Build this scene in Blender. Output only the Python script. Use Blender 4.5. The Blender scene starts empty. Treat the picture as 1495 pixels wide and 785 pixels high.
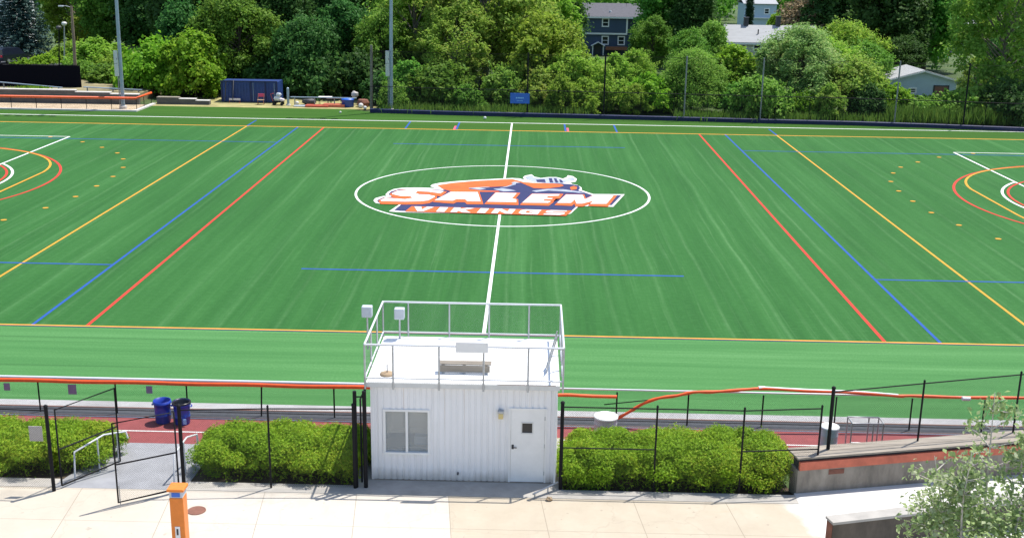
import bpy, bmesh, math, random
import numpy as np
from mathutils import Vector, Matrix

SC = bpy.context.scene
COL = SC.collection
R = math.radians

# ---------------------------------------------------------------- camera
F_PX, PITCH, YAW, ROLL = 1666.7623, 0.2718, 0.0153, 0.0154
CAM = (1.7253, -70.1216, 14.5938)
cam_d = bpy.data.cameras.new("camera")
cam_d.sensor_width = 36.0
cam_d.lens = 36.0 * F_PX / 1495.0
cam_d.clip_start = 0.1
cam_d.clip_end = 3000
cam = bpy.data.objects.new("camera", cam_d)
COL.objects.link(cam)
cam.matrix_world = (Matrix.Translation(CAM) @ Matrix.Rotation(YAW, 4, 'Z')
                    @ Matrix.Rotation(math.pi / 2 - PITCH, 4, 'X') @ Matrix.Rotation(ROLL, 4, 'Z'))
SC.camera = cam

# ---------------------------------------------------------------- light
SUN_DIR = Vector((0.31, 0.25, 0.92)).normalized()      # towards the sun
sun_d = bpy.data.lights.new("sun", 'SUN')
sun_d.energy = 4.6
sun_d.angle = R(0.5)
sun_d.color = (1.0, 0.95, 0.87)
sun = bpy.data.objects.new("sun", sun_d)
COL.objects.link(sun)
sun.rotation_euler = SUN_DIR.to_track_quat('Z', 'Y').to_euler()
W = bpy.data.worlds.new("World")
SC.world = W
W.use_nodes = True
nt = W.node_tree
bg = nt.nodes['Background']
sky = nt.nodes.new('ShaderNodeTexSky')
sky.sky_type = 'NISHITA'
sky.sun_disc = False
sky.sun_elevation = math.asin(SUN_DIR.z)
sky.sun_rotation = math.atan2(SUN_DIR.x, SUN_DIR.y)
nt.links.new(sky.outputs[0], bg.inputs[0])
bg.inputs[1].default_value = 0.15
SC.view_settings.view_transform = 'Standard'
SC.view_settings.look = 'None'
SC.view_settings.exposure = 0.48
SC.view_settings.gamma = 1.0
SC.view_settings.use_curve_mapping = False
SC.cycles.max_bounces = 8
SC.cycles.transparent_max_bounces = 24
SC.cycles.use_denoising = True

# ---------------------------------------------------------------- helpers
def ray(px, py):
    X = (px - 747.5) / F_PX; Y = (392.5 - py) / F_PX
    c, s = math.cos(ROLL), math.sin(ROLL); X, Y = c * X - s * Y, s * X + c * Y
    c, s = math.cos(PITCH), math.sin(PITCH); yy = c + s * Y; zz = -s + c * Y
    c, s = math.cos(YAW), math.sin(YAW)
    return (c * X - s * yy, s * X + c * yy, zz)

def at(px, py, Y):
    """the point seen at a photo pixel on the upright plane y = Y"""
    d = ray(px, py); t = (Y - CAM[1]) / d[1]
    return Vector((CAM[0] + t * d[0], Y, CAM[2] + t * d[2]))

def gnd(px, py, z=0.0):
    """the point seen at a photo pixel on the level z"""
    d = ray(px, py); t = (z - CAM[2]) / d[2]
    return Vector((CAM[0] + t * d[0], CAM[1] + t * d[1], z))

def ppm(Y):
    return F_PX / math.hypot(Y - CAM[1], 13.0)

def mat(name, col, rough=0.8, metal=0.0, spec=0.5, var=0.0, vscale=2.0, stretch=(1, 1, 1), col2=None, bump=0.0):
    m = bpy.data.materials.new(name); m.use_nodes = True
    n = m.node_tree; b = n.nodes['Principled BSDF']
    b.inputs['Base Color'].default_value = (*col, 1)
    b.inputs['Roughness'].default_value = rough
    b.inputs['Metallic'].default_value = metal
    b.inputs['Specular IOR Level'].default_value = spec
    if var or col2:
        tc = n.nodes.new('ShaderNodeTexCoord'); mp = n.nodes.new('ShaderNodeMapping')
        mp.inputs['Scale'].default_value = stretch
        nz = n.nodes.new('ShaderNodeTexNoise'); nz.inputs['Scale'].default_value = vscale
        nz.inputs['Detail'].default_value = 7; nz.inputs['Roughness'].default_value = 0.65
        cr = n.nodes.new('ShaderNodeValToRGB')
        cr.color_ramp.elements[0].position = 0.3; cr.color_ramp.elements[1].position = 0.7
        a = col2 or tuple(max(0, c * (1 - var)) for c in col)
        z = col if col2 else tuple(min(1, c * (1 + var)) for c in col)
        cr.color_ramp.elements[0].color = (*a, 1); cr.color_ramp.elements[1].color = (*z, 1)
        n.links.new(tc.outputs['Object'], mp.inputs[0]); n.links.new(mp.outputs[0], nz.inputs['Vector'])
        n.links.new(nz.outputs[0], cr.inputs[0]); n.links.new(cr.outputs[0], b.inputs['Base Color'])
        if bump:
            bp = n.nodes.new('ShaderNodeBump'); bp.inputs['Strength'].default_value = bump
            bp.inputs['Distance'].default_value = 0.02
            n.links.new(nz.outputs[0], bp.inputs['Height']); n.links.new(bp.outputs[0], b.inputs['Normal'])
    return m

class NT:
    """tiny node-building aid for one material"""
    def __init__(self, m):
        self.t = m.node_tree; self.b = self.t.nodes['Principled BSDF']
        self.obj = self.t.nodes.new('ShaderNodeTexCoord').outputs['Object']
    def map(self, scale, rot=(0, 0, 0), src=None):
        k = self.t.nodes.new('ShaderNodeMapping'); k.inputs['Scale'].default_value = scale
        k.inputs['Rotation'].default_value = rot
        self.t.links.new(src or self.obj, k.inputs[0]); return k.outputs[0]
    def noise(self, vec, scale, detail=4, rough=0.6):
        k = self.t.nodes.new('ShaderNodeTexNoise'); k.inputs['Scale'].default_value = scale
        k.inputs['Detail'].default_value = detail; k.inputs['Roughness'].default_value = rough
        self.t.links.new(vec, k.inputs['Vector']); return k.outputs[0]
    def ramp(self, fac, stops):
        k = self.t.nodes.new('ShaderNodeValToRGB'); e = k.color_ramp.elements
        while len(e) < len(stops): e.new(0.5)
        for q, (p, c) in zip(e, stops):
            q.position = p; q.color = (*c, 1) if isinstance(c, tuple) else (c, c, c, 1)
        self.t.links.new(fac, k.inputs[0]); return k.outputs[0]
    def math(self, op, a, b=None, c=None):
        k = self.t.nodes.new('ShaderNodeMath'); k.operation = op
        for i, v in enumerate((a, b, c)):
            if v is None: continue
            if isinstance(v, (int, float)): k.inputs[i].default_value = v
            else: self.t.links.new(v, k.inputs[i])
        return k.outputs[0]
    def mix(self, fac, a, b, mode='MIX'):
        k = self.t.nodes.new('ShaderNodeMix'); k.data_type = 'RGBA'; k.blend_type = mode
        for s, v in ((0, fac), (6, a), (7, b)):
            if isinstance(v, (int, float)): k.inputs[s].default_value = v
            elif isinstance(v, tuple): k.inputs[s].default_value = (*v, 1)
            else: self.t.links.new(v, k.inputs[s])
        return k.outputs[2]
    def xyz(self, src=None):
        k = self.t.nodes.new('ShaderNodeSeparateXYZ'); self.t.links.new(src or self.obj, k.inputs[0]); return k.outputs
    def color(self, o): self.t.links.new(o, self.b.inputs['Base Color'])
    def bump(self, h, strength=0.3, dist=0.02):
        k = self.t.nodes.new('ShaderNodeBump'); k.inputs['Strength'].default_value = strength
        k.inputs['Distance'].default_value = dist
        self.t.links.new(h, k.inputs['Height']); self.t.links.new(k.outputs[0], self.b.inputs['Normal'])

class MB:
    def __init__(self): self.v = []; self.f = []; self.m = []; self.s = []
    def add(self, vs, fs, mi=0, smooth=False):
        o = len(self.v); self.v += [tuple(p) for p in vs]
        for f in fs: self.f.append(tuple(i + o for i in f)); self.m.append(mi); self.s.append(smooth)
        return self
    def box(self, x0, x1, y0, y1, z0, z1, mi=0):
        return self.add([(x0,y0,z0),(x1,y0,z0),(x1,y1,z0),(x0,y1,z0),(x0,y0,z1),(x1,y0,z1),(x1,y1,z1),(x0,y1,z1)],
                        [(0,3,2,1),(4,5,6,7),(0,1,5,4),(1,2,6,5),(2,3,7,6),(3,0,4,7)], mi)
    def bevbox(self, x0, x1, y0, y1, z0, z1, r=0.02, mi=0):
        bm = bmesh.new(); bmesh.ops.create_cube(bm, size=1)
        for v in bm.verts:
            v.co = Vector(((x0+x1)/2 + v.co.x*(x1-x0), (y0+y1)/2 + v.co.y*(y1-y0), (z0+z1)/2 + v.co.z*(z1-z0)))
        bmesh.ops.bevel(bm, geom=list(bm.edges), offset=r, segments=2, affect='EDGES', profile=0.5)
        return self.frombm(bm, mi)
    def frombm(self, bm, mi=0, smooth=False):
        bm.verts.index_update()
        self.add([tuple(v.co) for v in bm.verts], [[v.index for v in f.verts] for f in bm.faces], mi, smooth); bm.free(); return self
    def obox(self, p0, p1, w, h, mi=0, up=(0,0,1)):
        """a bar of section w x h from p0 to p1 (centre line)"""
        a, b = Vector(p0), Vector(p1); d = (b-a).normalized(); u = Vector(up)
        if abs(d.dot(u)) > 0.99: u = Vector((0,1,0))
        s = d.cross(u).normalized()*w/2; t = s.cross(d).normalized()*h/2
        vs = [a-s-t, a+s-t, a+s+t, a-s+t, b-s-t, b+s-t, b+s+t, b-s+t]
        return self.add(vs, [(0,1,2,3),(4,7,6,5),(0,4,5,1),(1,5,6,2),(2,6,7,3),(3,7,4,0)], mi)
    def tube(self, pts, r, n=8, mi=0, caps=True):
        pts = [Vector(p) for p in pts]; rs = r if isinstance(r, (list, tuple)) else [r]*len(pts)
        vs = []; fs = []; prev = None
        for i, p in enumerate(pts):
            d = (pts[min(i+1, len(pts)-1)] - pts[max(i-1, 0)])
            d = d.normalized() if d.length > 1e-9 else Vector((0,0,1))
            if prev is None: u = d.orthogonal().normalized()
            else:
                u = prev - d*prev.dot(d); u = u.normalized() if u.length > 1e-6 else d.orthogonal().normalized()
            prev = u; w = d.cross(u)
            for k in range(n):
                a = 2*math.pi*k/n; vs.append(p + (u*math.cos(a) + w*math.sin(a))*rs[i])
        for i in range(len(pts)-1):
            for k in range(n):
                fs.append((i*n+k, i*n+(k+1)%n, (i+1)*n+(k+1)%n, (i+1)*n+k))
        self.add(vs, fs, mi, True)
        if caps:
            m = len(pts)-1
            self.add(vs[:n], [tuple(range(n))[::-1]], mi); self.add(vs[m*n:], [tuple(range(n))], mi)
        return self
    def lathe(self, c, prof, n=20, mi=0, smooth=True):
        vs = []; fs = []
        for (r, z) in prof:
            for k in range(n):
                a = 2*math.pi*k/n; vs.append((c[0]+r*math.cos(a), c[1]+r*math.sin(a), c[2]+z))
        for i in range(len(prof)-1):
            for k in range(n): fs.append((i*n+k, i*n+(k+1)%n, (i+1)*n+(k+1)%n, (i+1)*n+k))
        return self.add(vs, fs, mi, smooth)
    def prism(self, poly, z0, z1, mi=0):
        n = len(poly); vs = [(x,y,z0) for x,y in poly] + [(x,y,z1) for x,y in poly]
        fs = [tuple(range(n))[::-1], tuple(range(n,2*n))] + [(i,(i+1)%n,n+(i+1)%n,n+i) for i in range(n)]
        return self.add(vs, fs, mi)
    def quad(self, a, b, c, d, mi=0): return self.add([a,b,c,d], [(0,1,2,3)], mi)
    def sheet(self, poly, z, mi=0):
        return self.add([(x,y,z) for x,y in poly], [tuple(range(len(poly)))], mi)
    def rect(self, x0, x1, y0, y1, z, mi=0):
        return self.sheet([(x0,y0),(x1,y0),(x1,y1),(x0,y1)], z, mi)
    def build(self, name, mats, parent=None, local=False):
        o = (0,0,0)
        if parent is not None and not local:
            q = parent; o = Vector((0,0,0))
            while q is not None: o = o + q.location; q = q.parent
        me = bpy.data.meshes.new(name)
        me.from_pydata([(x-o[0], y-o[1], z-o[2]) for x,y,z in self.v], [], self.f)
        if not isinstance(mats, (list, tuple)): mats = [mats]
        for m in mats: me.materials.append(m)
        if any(self.m): me.polygons.foreach_set('material_index', self.m)
        me.polygons.foreach_set('use_smooth', self.s)
        me.update()
        ob = bpy.data.objects.new(name, me); COL.objects.link(ob)
        if parent is not None: ob.parent = parent
        return ob

def tag(o, label=None, cat=None, group=None, kind=None):
    if label: o['label'] = label
    if cat: o['category'] = cat
    if group: o['group'] = group
    if kind: o['kind'] = kind
    return o

def thing(name, loc, label, cat, group=None):
    o = bpy.data.objects.new(name, None); o.location = loc; o.empty_display_size = 0.2
    COL.objects.link(o); return tag(o, label, cat, group)

def single(mb, name, mats, label, cat, group=None):
    """a thing that is one mesh: its origin goes to its base"""
    xs = [p[0] for p in mb.v]; ys = [p[1] for p in mb.v]; zs = [p[2] for p in mb.v]
    c = ((min(xs)+max(xs))/2, (min(ys)+max(ys))/2, min(zs))
    mb.v = [(x-c[0], y-c[1], z-c[2]) for x,y,z in mb.v]
    o = mb.build(name, mats); o.location = c
    return tag(o, label, cat, group)

def kids(o): return [c for c in COL.objects if c.parent == o]
def copy_thing(o, loc, rz=0.0, label=None, group=None, scale=None):
    def rec(x, par):
        c = x.copy(); COL.objects.link(c)
        if par is not None: c.parent = par
        for ch in list(x.children): rec(ch, c)
        return c
    r = rec(o, None); r.location = loc; r.rotation_euler = (0, 0, rz)
    if scale: r.scale = scale
    if label: r['label'] = label
    if group: r['group'] = group
    return r

# ---------------------------------------------------------------- materials
M = {}
M['white_paint'] = mat('white_paint', (0.78,0.78,0.77), 0.45, var=0.05, vscale=3)
M['off_white'] = mat('off_white', (0.62,0.62,0.6), 0.6, var=0.08, vscale=5)
M['line_white'] = mat('line_white', (0.66,0.68,0.66), 0.9, var=0.12, vscale=1.5)
M['line_orange'] = mat('line_orange', (0.66,0.30,0.03), 0.9, var=0.12, vscale=1.5)
M['line_yellow'] = mat('line_yellow', (0.56,0.27,0.018), 0.9, var=0.12, vscale=1.5)
M['line_red'] = mat('line_red', (0.50,0.032,0.014), 0.9, var=0.12, vscale=1.5)
M['line_blue'] = mat('line_blue', (0.006,0.068,0.30), 0.9, var=0.15, vscale=1.5)
M['line_navy'] = mat('line_navy', (0.015,0.02,0.09), 0.9, var=0.15, vscale=1.5)
M['line_pink'] = mat('line_pink', (0.62,0.08,0.16), 0.9)
M['logo_orange'] = mat('logo_orange', (0.60,0.105,0.015), 0.9, var=0.18, vscale=0.8)
M['logo_white'] = mat('logo_white', (0.66,0.645,0.63), 0.9, var=0.05)
M['logo_band'] = mat('logo_band', (0.66,0.58,0.58), 0.9, var=0.1)
M['logo_silver'] = mat('logo_silver', (0.30,0.34,0.42), 0.9, var=0.4, vscale=1.3)
M['black_metal'] = mat('black_metal', (0.010,0.010,0.012), 0.6, spec=0.15)
M['dark_grey'] = mat('dark_grey', (0.05,0.05,0.055), 0.6, var=0.3)
M['galv'] = mat('galvanised', (0.42,0.44,0.46), 0.45, 0.6, var=0.12, vscale=8)
M['white_rail'] = mat('white_rail', (0.62,0.64,0.67), 0.35, var=0.05)
M['orange_pad'] = mat('orange_padding', (0.80,0.105,0.018), 0.5, var=0.12, vscale=4)
M['orange_paint'] = mat('orange_paint', (0.72,0.20,0.02), 0.38, var=0.1, vscale=5)
M['orange_board'] = mat('orange_board', (0.58,0.15,0.085), 0.7, var=0.2, vscale=3)
M['concrete_dark'] = mat('concrete_dark', (0.27,0.235,0.19), 0.9, var=0.4, vscale=2.2, stretch=(1,1,0.4), bump=0.3)
M['concrete_lt'] = mat('concrete_light', (0.55,0.53,0.49), 0.9, var=0.08, vscale=1.3)
M['wood_grey'] = mat('weathered_wood', (0.27,0.235,0.19), 0.85, var=0.35, vscale=5, stretch=(0.15,3,3))
M['wood_tan'] = mat('wood_tan', (0.36,0.26,0.16), 0.8, var=0.25, vscale=5, stretch=(0.3,3,3))
M['barrel_blue'] = mat('barrel_blue', (0.012,0.04,0.33), 0.35, var=0.1)
M['navy_steel'] = mat('navy_steel', (0.012,0.04,0.17), 0.5, var=0.2)
M['blue_pad'] = mat('blue_pad', (0.005,0.012,0.07), 0.5, var=0.25, vscale=1.2)
M['sign_blue'] = mat('sign_blue', (0.03,0.13,0.55), 0.4, var=0.06)
M['sign_light'] = mat('sign_light', (0.25,0.48,0.85), 0.4)
M['black_bag'] = mat('black_bag', (0.01,0.01,0.012), 0.3)
M['grey_plastic'] = mat('grey_plastic', (0.48,0.52,0.57), 0.4, var=0.08)
M['sign_grey'] = mat('sign_grey', (0.45,0.42,0.40), 0.5, var=0.1)
M['sign_violet'] = mat('sign_violet', (0.25,0.20,0.30), 0.6, var=0.15)
M['pole_blue'] = mat('pole_steel', (0.30,0.38,0.47), 0.4, 0.4, var=0.1)
M['pole_grey'] = mat('pole_grey', (0.25,0.26,0.27), 0.5, 0.3, var=0.1)
M['wood_pole'] = mat('wood_pole', (0.22,0.17,0.12), 0.9, var=0.3, vscale=3, stretch=(3,3,0.3))
M['bark'] = mat('bark', (0.10,0.08,0.06), 0.95, var=0.4, vscale=4, stretch=(3,3,0.4))
M['bark_grey'] = mat('bark_grey', (0.20,0.18,0.15), 0.95, var=0.35, vscale=4, stretch=(3,3,0.4))
M['bark_pale'] = mat('bark_pale', (0.5,0.46,0.42), 0.9, var=0.25, vscale=8)
M['soil'] = mat('soil', (0.07,0.05,0.03), 0.95, var=0.5, vscale=3)
M['sand'] = mat('sand', (0.46,0.36,0.24), 0.95, var=0.25, vscale=0.8)
M['kerb'] = mat('kerb', (0.55,0.53,0.5), 0.9, var=0.1)
M['timber_dark'] = mat('timber_dark', (0.10,0.095,0.09), 0.9, var=0.35, vscale=3, stretch=(0.3,1,3))
M['roof_grey'] = mat('roof_grey', (0.33,0.34,0.35), 0.9, var=0.12, vscale=3, stretch=(0.3,1,4))
M['roof_dark'] = mat('roof_dark', (0.10,0.10,0.115), 0.9, var=0.15, vscale=3)
M['siding_blue'] = mat('siding_blue', (0.045,0.075,0.13), 0.7, var=0.12, vscale=2, stretch=(0.2,0.2,9))
M['siding_pale'] = mat('siding_pale', (0.42,0.52,0.60), 0.7, var=0.05)
M['siding_beige'] = mat('siding_beige', (0.52,0.50,0.46), 0.7, var=0.08)
M['siding_tan'] = mat('siding_tan', (0.24,0.22,0.22), 0.7, var=0.1)
M['brick'] = mat('brick', (0.22,0.09,0.06), 0.9, var=0.25, vscale=6)
M['glass_dark'] = mat('glass_dark', (0.02,0.025,0.03), 0.08)
M['car_dark'] = mat('car_dark', (0.012,0.016,0.03), 0.2)
M['car_white'] = mat('car_white', (0.75,0.76,0.78), 0.25)
M['tyre'] = mat('tyre', (0.015,0.015,0.015), 0.85)
M['tail_red'] = mat('tail_red', (0.6,0.02,0.05), 0.3)
M['mat_red'] = mat('mat_red', (0.50,0.09,0.05), 0.7)
M['bin_blue'] = mat('bin_blue', (0.02,0.06,0.30), 0.4)
M['brown_iron'] = mat('brown_iron', (0.20,0.085,0.055), 0.6, var=0.2, vscale=8)

def turf_material():
    m = mat('turf_play', (0.05,0.17,0.05), 0.92, spec=0.15); k = NT(m)
    s1 = k.noise(k.map((0.9,0.035,1)), 1.0, 6, 0.65)         # long streaks along the roll direction
    s2 = k.noise(k.map((5.0,0.10,1)), 1.0, 5, 0.7)
    g = k.noise(k.map((1,1,1)), 22.0, 5, 0.75)
    patch = k.noise(k.map((0.09,0.06,1)), 1.0, 3)
    f = k.math('ADD', k.math('MULTIPLY', s1, 0.40), k.math('MULTIPLY', s2, 0.18))
    f = k.math('ADD', f, k.math('ADD', k.math('MULTIPLY', g, 0.26), k.math('MULTIPLY', patch, 0.16)))
    base = k.ramp(f, [(0.33,(0.016,0.078,0.017)), (0.50,(0.027,0.115,0.025)), (0.67,(0.046,0.156,0.040))])
    # long fine nap lines along the roll direction, brighter in bands, with panel seams
    amp = k.ramp(k.noise(k.map((0.10,0.035,1)), 1.0, 4, 0.6), [(0.38,0.25),(0.62,1.0)])
    x = k.xyz()[0]
    wob = k.noise(k.map((0.04,0.05,1)), 1.0, 2)
    xw = k.math('ADD', x, k.math('MULTIPLY', wob, 0.8))
    cmb = k.t.nodes.new('ShaderNodeCombineXYZ'); k.t.links.new(xw, cmb.inputs[0])
    k.t.links.new(k.math('MULTIPLY', k.xyz()[1], 0.010), cmb.inputs[1])
    l1 = k.ramp(k.noise(cmb.outputs[0], 4.6, 3, 0.7), [(0.54,0.0),(0.70,1.0)])
    l2 = k.ramp(k.noise(cmb.outputs[0], 0.9, 2, 0.6), [(0.54,0.0),(0.66,1.0)])
    brk = k.ramp(k.noise(k.map((3.0,0.8,1)), 1.0, 6, 0.8), [(0.35,0.35),(0.65,1.0)])
    ph = k.math('FRACT', k.math('MULTIPLY', xw, 1/2.286))
    seam = k.math('MAXIMUM', k.math('SUBTRACT', 1.0, k.math('MULTIPLY', k.math('ABSOLUTE', k.math('SUBTRACT', ph, 0.5)), 16.0)), 0.0)
    a = k.math('MULTIPLY', k.math('MULTIPLY', k.math('ADD', k.math('MULTIPLY', l1, 0.20), k.math('MULTIPLY', seam, 0.20)), amp), brk)
    c = k.mix(a, base, (0.20,0.36,0.17))
    c = k.mix(k.math('MULTIPLY', k.math('MULTIPLY', l2, amp), 0.12), c, (0.11,0.28,0.10))
    # fine cross grain and grit between the fibres
    grit = k.noise(k.map((2.5,7.0,1)), 1.0, 8, 0.85)
    c = k.mix(k.ramp(grit, [(0.36,0.30),(0.50,0.0)]), c, (0.014,0.06,0.012))
    c = k.mix(k.ramp(grit, [(0.52,0.0),(0.68,0.28)]), c, (0.10,0.25,0.09))
    # darker cross seams
    yy = k.noise(k.map((0.02,2.2,1)), 1.0, 2)
    c = k.mix(k.ramp(yy, [(0.68,0.0),(0.72,0.30)]), c, (0.02,0.085,0.02))
    k.color(c); k.bump(g, 0.35, 0.03); return m

def turf_side_material(name, a, b, c2):
    m = mat(name, a, 0.92, spec=0.15); k = NT(m)
    s1 = k.noise(k.map((0.04,1.1,1)), 1.0, 6, 0.7)
    g = k.noise(k.map((0.6,1,1)), 18.0, 6, 0.8)
    f = k.math('ADD', k.math('MULTIPLY', s1, 0.5), k.math('MULTIPLY', g, 0.5))
    base = k.ramp(f, [(0.36,a), (0.52,b), (0.66,c2)])
    yy = k.noise(k.map((0.015,3.0,1)), 1.0, 1)
    base = k.mix(k.ramp(yy, [(0.66,0.0),(0.69,0.35)]), base, tuple(x*0.6 for x in a))
    k.color(base); k.bump(g, 0.35, 0.03); return m
M['turf_play'] = turf_material()
M['turf_near'] = turf_side_material('turf_near', (0.040,0.142,0.040), (0.067,0.196,0.060), (0.112,0.262,0.098))
M['turf_far'] = turf_side_material('turf_far', (0.022,0.078,0.008), (0.036,0.103,0.012), (0.056,0.14,0.02))

def ground_material():
    m = mat('meadow', (0.06,0.10,0.03), 0.95); k = NT(m)
    f = k.noise(k.map((1,1,1)), 0.25, 8, 0.7)
    k.color(k.ramp(f, [(0.3,(0.025,0.05,0.012)),(0.5,(0.05,0.09,0.02)),(0.7,(0.09,0.12,0.035))])); return m
M['meadow'] = ground_material()

def plaza_material():
    m = mat('plaza_concrete', (0.6,0.55,0.46), 0.9); k = NT(m)
    x, y, z = k.xyz()
    f = k.noise(k.map((1,1,1)), 0.7, 8, 0.7)
    g = k.noise(k.map((1,1,1)), 9.0, 6, 0.7)
    tan = k.ramp(f, [(0.3,(0.395,0.34,0.26)),(0.55,(0.44,0.385,0.30)),(0.75,(0.475,0.425,0.34))])
    pale = k.ramp(f, [(0.3,(0.47,0.43,0.37)),(0.55,(0.52,0.475,0.41)),(0.75,(0.555,0.515,0.455))])
    # newer pale pour to the left of a cold joint, tan slabs to its right
    s = k.math('ADD', x, k.math('MULTIPLY', k.math('ADD', y, 43.0), 0.10))
    sel = k.math('GREATER_THAN', s, -0.25)
    left_tan = k.ramp(k.math('ADD', k.math('MULTIPLY', x, -0.1), k.math('MULTIPLY', f, 0.2)), [(0.75,0.0),(1.0,0.55)])
    pale = k.mix(left_tan, pale, tan)
    c = k.mix(sel, pale, tan)
    # the pale end by the wall
    edge = k.math('ADD', k.math('ADD', x, k.math('MULTIPLY', k.math('ADD', y, 42.0), 0.25)), k.math('MULTIPLY', f, 1.2))
    pale2 = k.ramp(f, [(0.3,(0.58,0.57,0.56)),(0.7,(0.66,0.66,0.65))])
    c = k.mix(k.ramp(k.math('MULTIPLY', edge, 0.1), [(0.90,0.0),(0.96,1.0)]), c, pale2)
    c = k.mix(k.ramp(g, [(0.62,0.0),(0.75,0.12)]), c, (0.3,0.26,0.2))
    stain = k.noise(k.map((0.5,1.2,1)), 1.3, 5, 0.7)
    c = k.mix(k.ramp(stain, [(0.60,0.0),(0.75,0.25)]), c, (0.42,0.32,0.20))
    # saw-cut joints
    def joint(v, per, offs, w):
        ph = k.math('FRACT', k.math('MULTIPLY', k.math('ADD', v, offs), 1/per))
        return k.math('LESS_THAN', k.math('ABSOLUTE', k.math('SUBTRACT', ph, 0.5)), w/per/2)
    ysk = k.math('ADD', y, k.math('MULTIPLY', x, 0.0))
    xsk = k.math('ADD', x, k.math('MULTIPLY', k.math('ADD', y, 43.0), 0.10))
    j = k.math('MAXIMUM', joint(xsk, 2.45, 1.47, 0.022), joint(ysk, 1.7, 0.93, 0.020))
    c = k.mix(k.math('MULTIPLY', j, 0.6), c, (0.20,0.17,0.13))
    vor = k.t.nodes.new('ShaderNodeTexVoronoi'); vor.feature = 'DISTANCE_TO_EDGE'; vor.inputs['Scale'].default_value = 0.23
    wv = k.t.nodes.new('ShaderNodeVectorMath'); wv.operation = 'ADD'
    nzv = k.t.nodes.new('ShaderNodeTexNoise'); nzv.inputs['Scale'].default_value = 1.5; nzv.inputs['Detail'].default_value = 5
    k.t.links.new(k.obj, nzv.inputs['Vector']); k.t.links.new(k.obj, wv.inputs[0]); k.t.links.new(nzv.outputs['Color'], wv.inputs[1]); k.t.links.new(wv.outputs[0], vor.inputs['Vector'])
    c = k.mix(k.ramp(vor.outputs['Distance'], [(0.002,0.16),(0.006,0.0)]), c, (0.22,0.18,0.14))
    drip = k.noise(k.map((2.2,0.5,1)), 1.0, 6, 0.75)
    c = k.mix(k.ramp(drip, [(0.56,0.0),(0.74,0.32)]), c, (0.36,0.31,0.25))
    spot = k.noise(k.map((1,1,1)), 5.0, 2, 0.5)
    c = k.mix(k.ramp(spot, [(0.70,0.0),(0.73,0.35)]), c, (0.20,0.17,0.14))
    k.color(c); k.bump(g, 0.1, 0.01); return m
M['plaza'] = plaza_material()
M['walk_pale'] = mat('walk_pale', (0.56,0.55,0.53), 0.9, var=0.07, vscale=1.1)
M['warm_grey'] = mat('warm_grey', (0.36,0.34,0.31), 0.9, var=0.15, vscale=2)
M['asphalt'] = mat('asphalt', (0.055,0.06,0.07), 0.9, var=0.25, vscale=6)
M['ramp_grey'] = mat('ramp_grey', (0.26,0.265,0.28), 0.9, var=0.15, vscale=1.5)
M['strip_grey'] = mat('strip_grey', (0.36,0.36,0.36), 0.9, var=0.12, vscale=1.2)
M['track_red'] = mat('track_red', (0.235,0.055,0.055), 0.9, var=0.14, vscale=2)

def siding_white():
    m = mat('siding_white', (0.79,0.79,0.80), 0.5); k = NT(m)
    run = k.noise(k.map((7,7,0.35)), 1.0, 6, 0.7); bl = k.noise(k.map((1,1,1)), 2.0, 6, 0.7)
    z = k.xyz()[2]
    c = k.mix(k.ramp(run, [(0.50,0.0),(0.78,0.30)]), (0.80,0.80,0.81), (0.52,0.50,0.46))
    c = k.mix(k.ramp(bl, [(0.45,0.0),(0.75,0.16)]), c, (0.60,0.60,0.60))
    # splash dirt along the foot of the wall, rust runs below the eaves
    foot = k.ramp(k.math('ADD', z, k.math('MULTIPLY', bl, 0.5)), [(0.30,0.55),(0.62,0.0)])
    c = k.mix(foot, c, (0.36,0.31,0.25))
    rust = k.math('MULTIPLY', k.ramp(k.noise(k.map((11,11,0.12)), 1.0, 3, 0.6), [(0.66,0.0),(0.72,0.6)]), k.ramp(z, [(0.70,0.0),(0.95,0.5)]))
    c = k.mix(rust, c, (0.42,0.25,0.13))
    k.color(c); return m
M['siding_white'] = siding_white()

def mesh_material(name, col, period, wire, metal=0.0):
    """woven wire: real gaps between the wires, in object space (x+y along the run, z up)"""
    m = bpy.data.materials.new(name); m.use_nodes = True; k = NT(m)
    x, y, z = k.xyz()
    u = k.math('ADD', x, y)
    d = []
    for q in (k.math('ADD', u, z), k.math('SUBTRACT', u, z)):
        ph = k.math('FRACT', k.math('MULTIPLY', q, 1/period))
        d.append(k.math('LESS_THAN', k.math('ABSOLUTE', k.math('SUBTRACT', ph, 0.5)), wire/period/2))
    a = k.math('MAXIMUM', d[0], d[1])
    k.b.inputs['Base Color'].default_value = (*col, 1); k.b.inputs['Roughness'].default_value = 0.5
    k.b.inputs['Metallic'].default_value = metal
    k.t.links.new(a, k.b.inputs['Alpha']); return m
M['chain_black'] = mesh_material('chain_black', (0.012,0.012,0.012), 0.062, 0.0044)
M['chain_galv'] = mesh_material('chain_galv', (0.22,0.23,0.24), 0.062, 0.0028)
M['chain_dark_far'] = mesh_material('chain_dark_far', (0.010,0.012,0.012), 0.07, 0.006)
M['net_far'] = mesh_material('net_far', (0.02,0.02,0.02), 0.12, 0.0045)

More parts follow.
